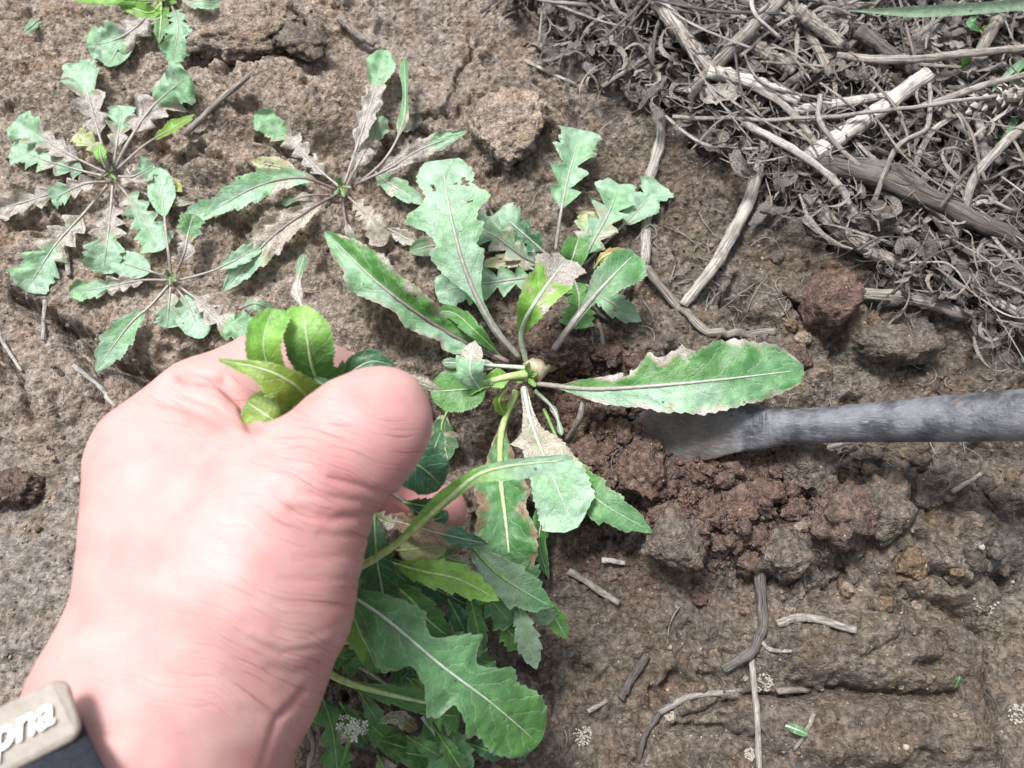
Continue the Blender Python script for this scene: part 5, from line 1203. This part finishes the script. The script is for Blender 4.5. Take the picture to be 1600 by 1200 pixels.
def in_straw(px, py):
    # near edge of the mulch, from the far left to the right side
    e = np.interp(px, [800, 900, 1000, 1100, 1200, 1300, 1420, 1600, 1700], [-5, 95, 165, 200, 275, 360, 460, 545, 580])
    e = e + 38*noise(np.array([px/55.0]), np.array([py/55.0]), s=3)[0] + 20*noise(np.array([px/17.0]), np.array([py/17.0]), s=4)[0]
    return py < e - 6
rs_ = random.Random(77)
n_ind = 0; tries = 0
while n_ind < 235 and tries < 5000:
    tries += 1
    px = rs_.uniform(820, 1640); py = rs_.uniform(-40, 560)
    if not in_straw(px, py): continue
    a = rs_.choice([35, 30, 25, -30, -40, 10, 60]) + rs_.gauss(0, 14); L = rs_.uniform(60, 260); a = math.radians(a)
    dx, dy = L/2*math.cos(a), L/2*math.sin(a)
    loose = rs_.random() < .16      # some strands trail out over the soil
    if not (in_straw(px - dx, py - dy - 25) and in_straw(px + dx, py + dy - 25)) and not loose: continue
    wv = rs_.choice([3, 4, 4, 5, 5, 6, 6, 7, 8, 10, 13, 18]); wv = min(wv, 6) if loose else wv; bend = rs_.gauss(0, L*(.16 if loose else .08)); z = rs_.uniform(.001, .016) if wv > 8 else rs_.uniform(.002, .024)
    z *= .4 + .6*min(1, max(0, (px + 1.0*(300 - py) - 950)/250))
    pts = [(px - dx, py - dy, z + rs_.uniform(-.002, .002)), (px + bend*math.sin(a), py - bend*math.cos(a), z + .002), (px + dx, py + dy, z + rs_.uniform(-.003, .003))]
    mt = rs_.choice(['straw', 'straw', 'straw', 'pale', 'black'])
    look = {'straw': 'grey-brown', 'pale': 'bleached pale', 'black': 'dark'}[mt]; size = 'thick' if wv >= 12 else ('medium' if wv >= 8 else 'thin')
    stem(pts, wv, mt, '%s %s dry stem in the tangled straw mulch' % (size, look), 900 + n_ind, '%s %s stems of the straw mulch' % (size, look), n=16, ns=8, flat=rs_.uniform(.35, .85), taper=(rs_.uniform(.5, 1), rs_.uniform(.3, 1)))
    n_ind += 1

# mass of shredded leaves and fibres under and between the stems
def thatch(num, sd, name, mt, zmax, wr, lr, label):
    rs = np.random.RandomState(sd); r2 = random.Random(sd); Vs, Fs, Us = [], [], []; off = 0; k = 0
    while k < num:
        px, py = r2.uniform(800, 1650), r2.uniform(-60, 560)
        if not in_straw(px, py + r2.uniform(-25, 14)): continue
        a = math.radians(r2.uniform(0, 360)); L = r2.uniform(18, 85); kind = r2.random()
        wv = r2.uniform(1.2, 3.0) if kind < .6 else r2.uniform(*wr)
        if kind >= .6: L = r2.uniform(*lr)
        p0 = PG(px, py, r2.uniform(.0005, zmax)*(.35 + .65*min(1, max(0, (px + 300 - py - 930)/250)))); pm = mpp(py); n = 9 if kind < .6 else 8; nc = 2 if kind < .6 else 4
        t = np.linspace(0, 1, n); cur = r2.gauss(0, 1.6); ang = a + cur*(t - .5)*1.6
        C = np.cumsum(np.column_stack([np.cos(ang), np.sin(ang), .35*np.sin(t*r2.uniform(2, 7) + r2.uniform(0, 6))])*L*pm/n, axis=0) + p0
        T = nrm(np.gradient(C, axis=0)); S = nrm(np.cross(T, [0, 0, 1.])); tw = r2.uniform(-1.2, 1.2) + t*r2.gauss(0, 2.2)
        N = np.cross(S, T); D = S*np.cos(tw)[:, None] + N*np.sin(tw)[:, None]; E = -S*np.sin(tw)[:, None] + N*np.cos(tw)[:, None]
        wid = wv*pm*(np.sin(np.pi*np.clip(t, .08, .94))**.6); v = np.linspace(-.5, .5, nc)
        cr = (rs.normal(size=(n, nc))*.16 + .5*(v*2)[None]**2*r2.uniform(-.6, .6))*wid[:, None] if nc > 2 else np.zeros((n, nc))
        V = C[:, None] + D[:, None]*(wid[:, None]*v[None])[..., None] + E[:, None]*cr[..., None]
        V = V.reshape(-1, 3); V[:, 2] = np.maximum(V[:, 2], gh(V[:, 0], V[:, 1]) + .0003)
        Vs.append(V); Fs.append(grid_faces(n, nc) + off); off += len(V)
        Us.append(np.stack(np.broadcast_arrays((t + r2.uniform(0, 30))[:, None]*1.0, (v + r2.uniform(0, 30))[None]), -1).reshape(-1, 2)); k += 1
    o = link(name, mesh_np(name, np.vstack(Vs), np.vstack(Fs), uv=np.vstack(Us)), M[mt])
    tag(o, label, 'straw', kind='stuff')
thatch(3600, 9, 'straw_thatch', 'thatch', .014, (6, 22), (25, 75), 'mass of shredded dead leaves and fibres under the dry stems')
thatch(950, 19, 'curled_leaf_shreds', 'pale2', .024, (3, 9), (40, 130), 'pale curled shreds of dead grass leaves strewn through the straw')

# scattered root hairs and fibres on the bare soil
def fibres():
    r2 = random.Random(21); Vs, Fs, Us = [], [], []; off = 0
    for k in range(170):
        if k < 60: px, py = r2.gauss(1080, 90), r2.gauss(440, 60)
        elif k < 110: px, py = r2.uniform(1150, 1590), r2.uniform(420, 760)
        else: px, py = r2.uniform(10, 1590), r2.uniform(10, 1190)
        a = r2.uniform(0, 6.28); L = r2.uniform(15, 75); c = r2.gauss(0, 1.2)
        pts = [PG(px + L*(q - .5)*math.cos(a + c*q), py + L*(q - .5)*math.sin(a + c*q), .0006) for q in (0, .33, .66, 1)]
        pts[1][2] += .001; pts[2][2] += .0012
        V, F, uv = tube_np(catmull(pts, 9), r2.uniform(.5, 1.1)*mpp(py), 4, 1, cap=False)
        Vs.append(V); Fs.append(F + off); Us.append(uv); off += len(V)
    o = link('root_fibres', mesh_np('root_fibres', np.vstack(Vs), np.vstack(Fs), uv=np.vstack(Us)), M['pale'])
    tag(o, 'hair-thin pale root fibres strewn over the soil', 'fibres', kind='stuff')
fibres()

# seed head
sh = tag(empty('seed_head', PG(1530, 170, .022)), 'scaly pale seed head lying on the straw', 'seed head'); so_ = np.array(sh.location)
ax = catmull([PG(1515, 172, .022), PG(1560, 155, .026), PG(1625, 140, .028)], 22)
V, F, uv = tube_np(ax, np.linspace(.0028, .0040, 22), 8, rough=.3, seed=2); link('axis', mesh_np('axis', V - so_, F, uv=uv), M['straw'], sh)
sv = np.array([(0, 0, 0), (-.45, .5, .22), (0, .55, .42), (.45, .5, .22), (0, 1.25, .35)], float); sf = [(0, 1, 2), (0, 2, 3), (1, 4, 2), (2, 4, 3)]
sme = bpy.data.meshes.new('scale'); sme.from_pydata([tuple(v*.0042) for v in sv], [], sf); sme.update()
sme.materials.append(simple_mat('seed_scale', (0.40, 0.36, 0.32), .8, 800., .3))
T = nrm(np.gradient(ax, axis=0))
for k in range(64):
    i = min(21, k//3); a = k*2.4; t_ = T[i]; s_ = nrm(np.cross(t_, [0, 0, 1.])); n_ = np.cross(s_, t_)
    out = s_*math.cos(a) + n_*math.sin(a); y = nrm(-t_*.8 + out*.6); x = nrm(np.cross(y, out)); z = np.cross(x, y)
    o = bpy.data.objects.new('scale', sme); COL.objects.link(o); o.parent = sh
    o.matrix_local = Matrix.Translation(Vector(ax[i] + out*.0026 - so_)) @ Matrix((Vector(x), Vector(y), Vector(z))).transposed().to_4x4()

# dry brown leaf scraps
def scrap(px, py, wpx, lpx, ang, mt, label, seed, h=.003):
    r2 = np.random.RandomState(seed); n, nc = 16, 9; pm = mpp(py); t = np.linspace(0, 1, n); v = np.linspace(-1, 1, nc); a = math.radians(ang)
    p = PG(px, py, h); w_ = (np.sin(np.pi*np.clip(t, .05, .95))**.6)*(1 + .25*noise(t*6 + seed, t*0, s=seed))*wpx*pm/2
    X = ((t - .5)*lpx*pm)[:, None] + 0*v; Y = w_[:, None]*v
    Z = .0022*noise(X*260 + seed, Y*260, s=seed) + .0012*noise(X*700, Y*700 + seed, s=seed + 1) + .0025*(v**2)[None]*(.4 + .6*t[:, None])
    V = np.stack([p[0] + X*math.cos(a) - Y*math.sin(a), p[1] + X*math.sin(a) + Y*math.cos(a), p[2] + Z], -1).reshape(-1, 3)
    V[:, 2] = np.maximum(V[:, 2], gh(V[:, 0], V[:, 1]) + .0004)
    uv = np.stack(np.broadcast_arrays(t[:, None], v[None]), -1).reshape(-1, 2)
    o = link('dead_leaf', mesh_np('dead_leaf', V - p, grid_faces(n, nc), uv=uv), M[mt]); o.location = Vector(p); tag(o, label, 'dead leaf')
scrap(1125, 150, 34, 62, 10, 'pale', 'grey papery leaf scrap below the thick bleached stem', 1, .012)
scrap(1120, 225, 42, 90, -25, 'black', 'dark leaf scrap at the near edge of the straw', 2, .004)
scrap(960, 60, 40, 80, -35, 'black', 'dark crumpled leaf at the left fringe of the straw', 3, .006)
scrap(890, 50, 36, 70, -20, 'straw', 'crumpled brown leaf on the far left fringe of the straw', 4, .005)
scrap(1050, 50, 34, 60, 40, 'black', 'crumpled dark leaf between the thick slanting stems', 5, .010)
scrap(1320, 240, 36, 60, 60, 'black', 'dark leaf scrap under the brightest bleached stem', 6, .010)
scrap(1380, 335, 34, 52, -50, 'black', 'curled dark leaf on the thick split stem', 7, .018)
scrap(1540, 430, 60, 120, -20, 'black', 'broad dark leaf beside the curly fibres at the near straw edge', 8, .010)
scrap(1290, 40, 40, 70, 20, 'straw', 'brown leaf scrap near the far corner of the straw', 9, .012)
scrap(1470, 60, 44, 90, -15, 'straw', 'brown leaf scrap behind the level twig', 10, .010)
scrap(1005, 110, 34, 64, -50, 'straw', 'brown leaf scrap beside the top of the long pale root', 11, .006)
scrap(1570, 640, 46, 80, 15, 'black', 'black leaf scrap on the soil behind the iron shank', 12, .003)
scrap(640, 195, 30, 50, 20, 'black', 'dark flat leaf scrap at the end of the soil crack', 13, .002)

# fresh grass blades and seedlings
def blade(pts, wpx, colr, label, seed):
    P = np.array([PG(*q) for q in pts]); n, nc = 24, 5; C = catmull(P, n); pm = mpp(pts[0][1]); T = nrm(np.gradient(C, axis=0)); S = nrm(np.cross(T, nrm(CAM - C.mean(0)))); N = np.cross(S, T)
    t = np.linspace(0, 1, n); w_ = .5*wpx*pm*np.clip(np.minimum(t*8 + .25, (1 - t)*3 + .06), 0, 1); v = np.linspace(-1, 1, nc)
    V = (C[:, None] + S[:, None]*(w_[:, None]*v)[..., None] + N[:, None]*(.35*w_[:, None]*np.abs(v))[..., None]).reshape(-1, 3)
    c = np.tile(np.array(GREEN[colr]), (len(V), 1)); uv = np.stack(np.broadcast_arrays(t[:, None]*.01, v[None]*.1), -1).reshape(-1, 2)
    o = link('grass_blade', mesh_np('grass_blade', V - C[0], grid_faces(n, nc), cols=c, attrs={'dmg': np.zeros(len(V))}, uv=uv), M['leaf']); o.location = Vector(C[0]); tag(o, label, 'grass')
blade([(1640, 2, .03), (1540, 12, .03), (1430, 18, .028), (1320, 16, .026)], 15, 'sage', 'blue-green grass blade lying level across the far straw', 1)
blade([(1620, 85, .012), (1580, 110, .02), (1540, 155, .02)], 9, 'sage', 'short grass blade beside the seed head', 2)
blade([(1625, 80, .012), (1595, 105, .022), (1575, 140, .022)], 8, 'mid', 'second grass blade between the seed head and the level twig', 3)
blade([(1590, 180, .012), (1575, 205, .016), (1560, 222, .014)], 10, 'mid', 'grass blade tip poking out beneath the seed head', 4)
def seedling(px, py, leaves, label, cat='seedling', name='seedling', h=.006):
    pl = plant(name, px, py, label, h=0.0, cat=cat)
    for q in leaves: leaf(pl, *q[0], **q[1])
seedling(1515, 110, [(([(1515, 125, .004), (1512, 112, .010), (1508, 100, .014), (1502, 140, .012)], 14, 'strap', 'light'), dict(p=.2, rib='lime')), (([(1515, 125, .004), (1510, 95, .02), (1508, 86, .02)], 20, 'oval', 'light'), dict(p=.4, rib='lime')), (([(1520, 120, .004), (1526, 104, .014), (1532, 94, .014)], 18, 'oval', 'mid'), dict(p=.4, rib='lime'))], 'small fresh green seedling among the straw below the level twig')
seedling(1530, 40, [(([(1530, 45, .006), (1524, 36, .016), (1514, 28, .016)], 24, 'oval', 'mid'), dict(p=.2, rib='lime')), (([(1535, 45, .006), (1548, 36, .016), (1558, 24, .018)], 26, 'serr', 'green'), dict(p=.2, rib='lime')), (([(1532, 48, .006), (1540, 58, .014), (1552, 66, .014)], 18, 'oval', 'mid'), dict(p=.2, rib='lime'))], 'small seedling just below the level grass blade')
seedling(50, 40, [(([(62, 30, .002), (50, 40, .003), (38, 50, .002)], 13, 'oval', 'mint'), dict(p=.02))], 'single small mint leaf lying on bare soil left of the bright green weed', 'leaf', 'fallen_leaf')
seedling(1245, 1140, [(([(1228, 1134, .002), (1245, 1140, .003), (1263, 1148, .002)], 13, 'oval', 'mid'), dict(p=.02, rib='pale'))], 'single small green leaf lying on the crust beside the short twig', 'leaf', 'fallen_leaf')
seedling(1497, 1066, [(([(1492, 1072, .002), (1497, 1064, .006), (1500, 1056, .008)], 12, 'oval', 'mid'), dict(p=.1, rib='lime'))], 'tiny round seed leaf sprouting from the crust crack')
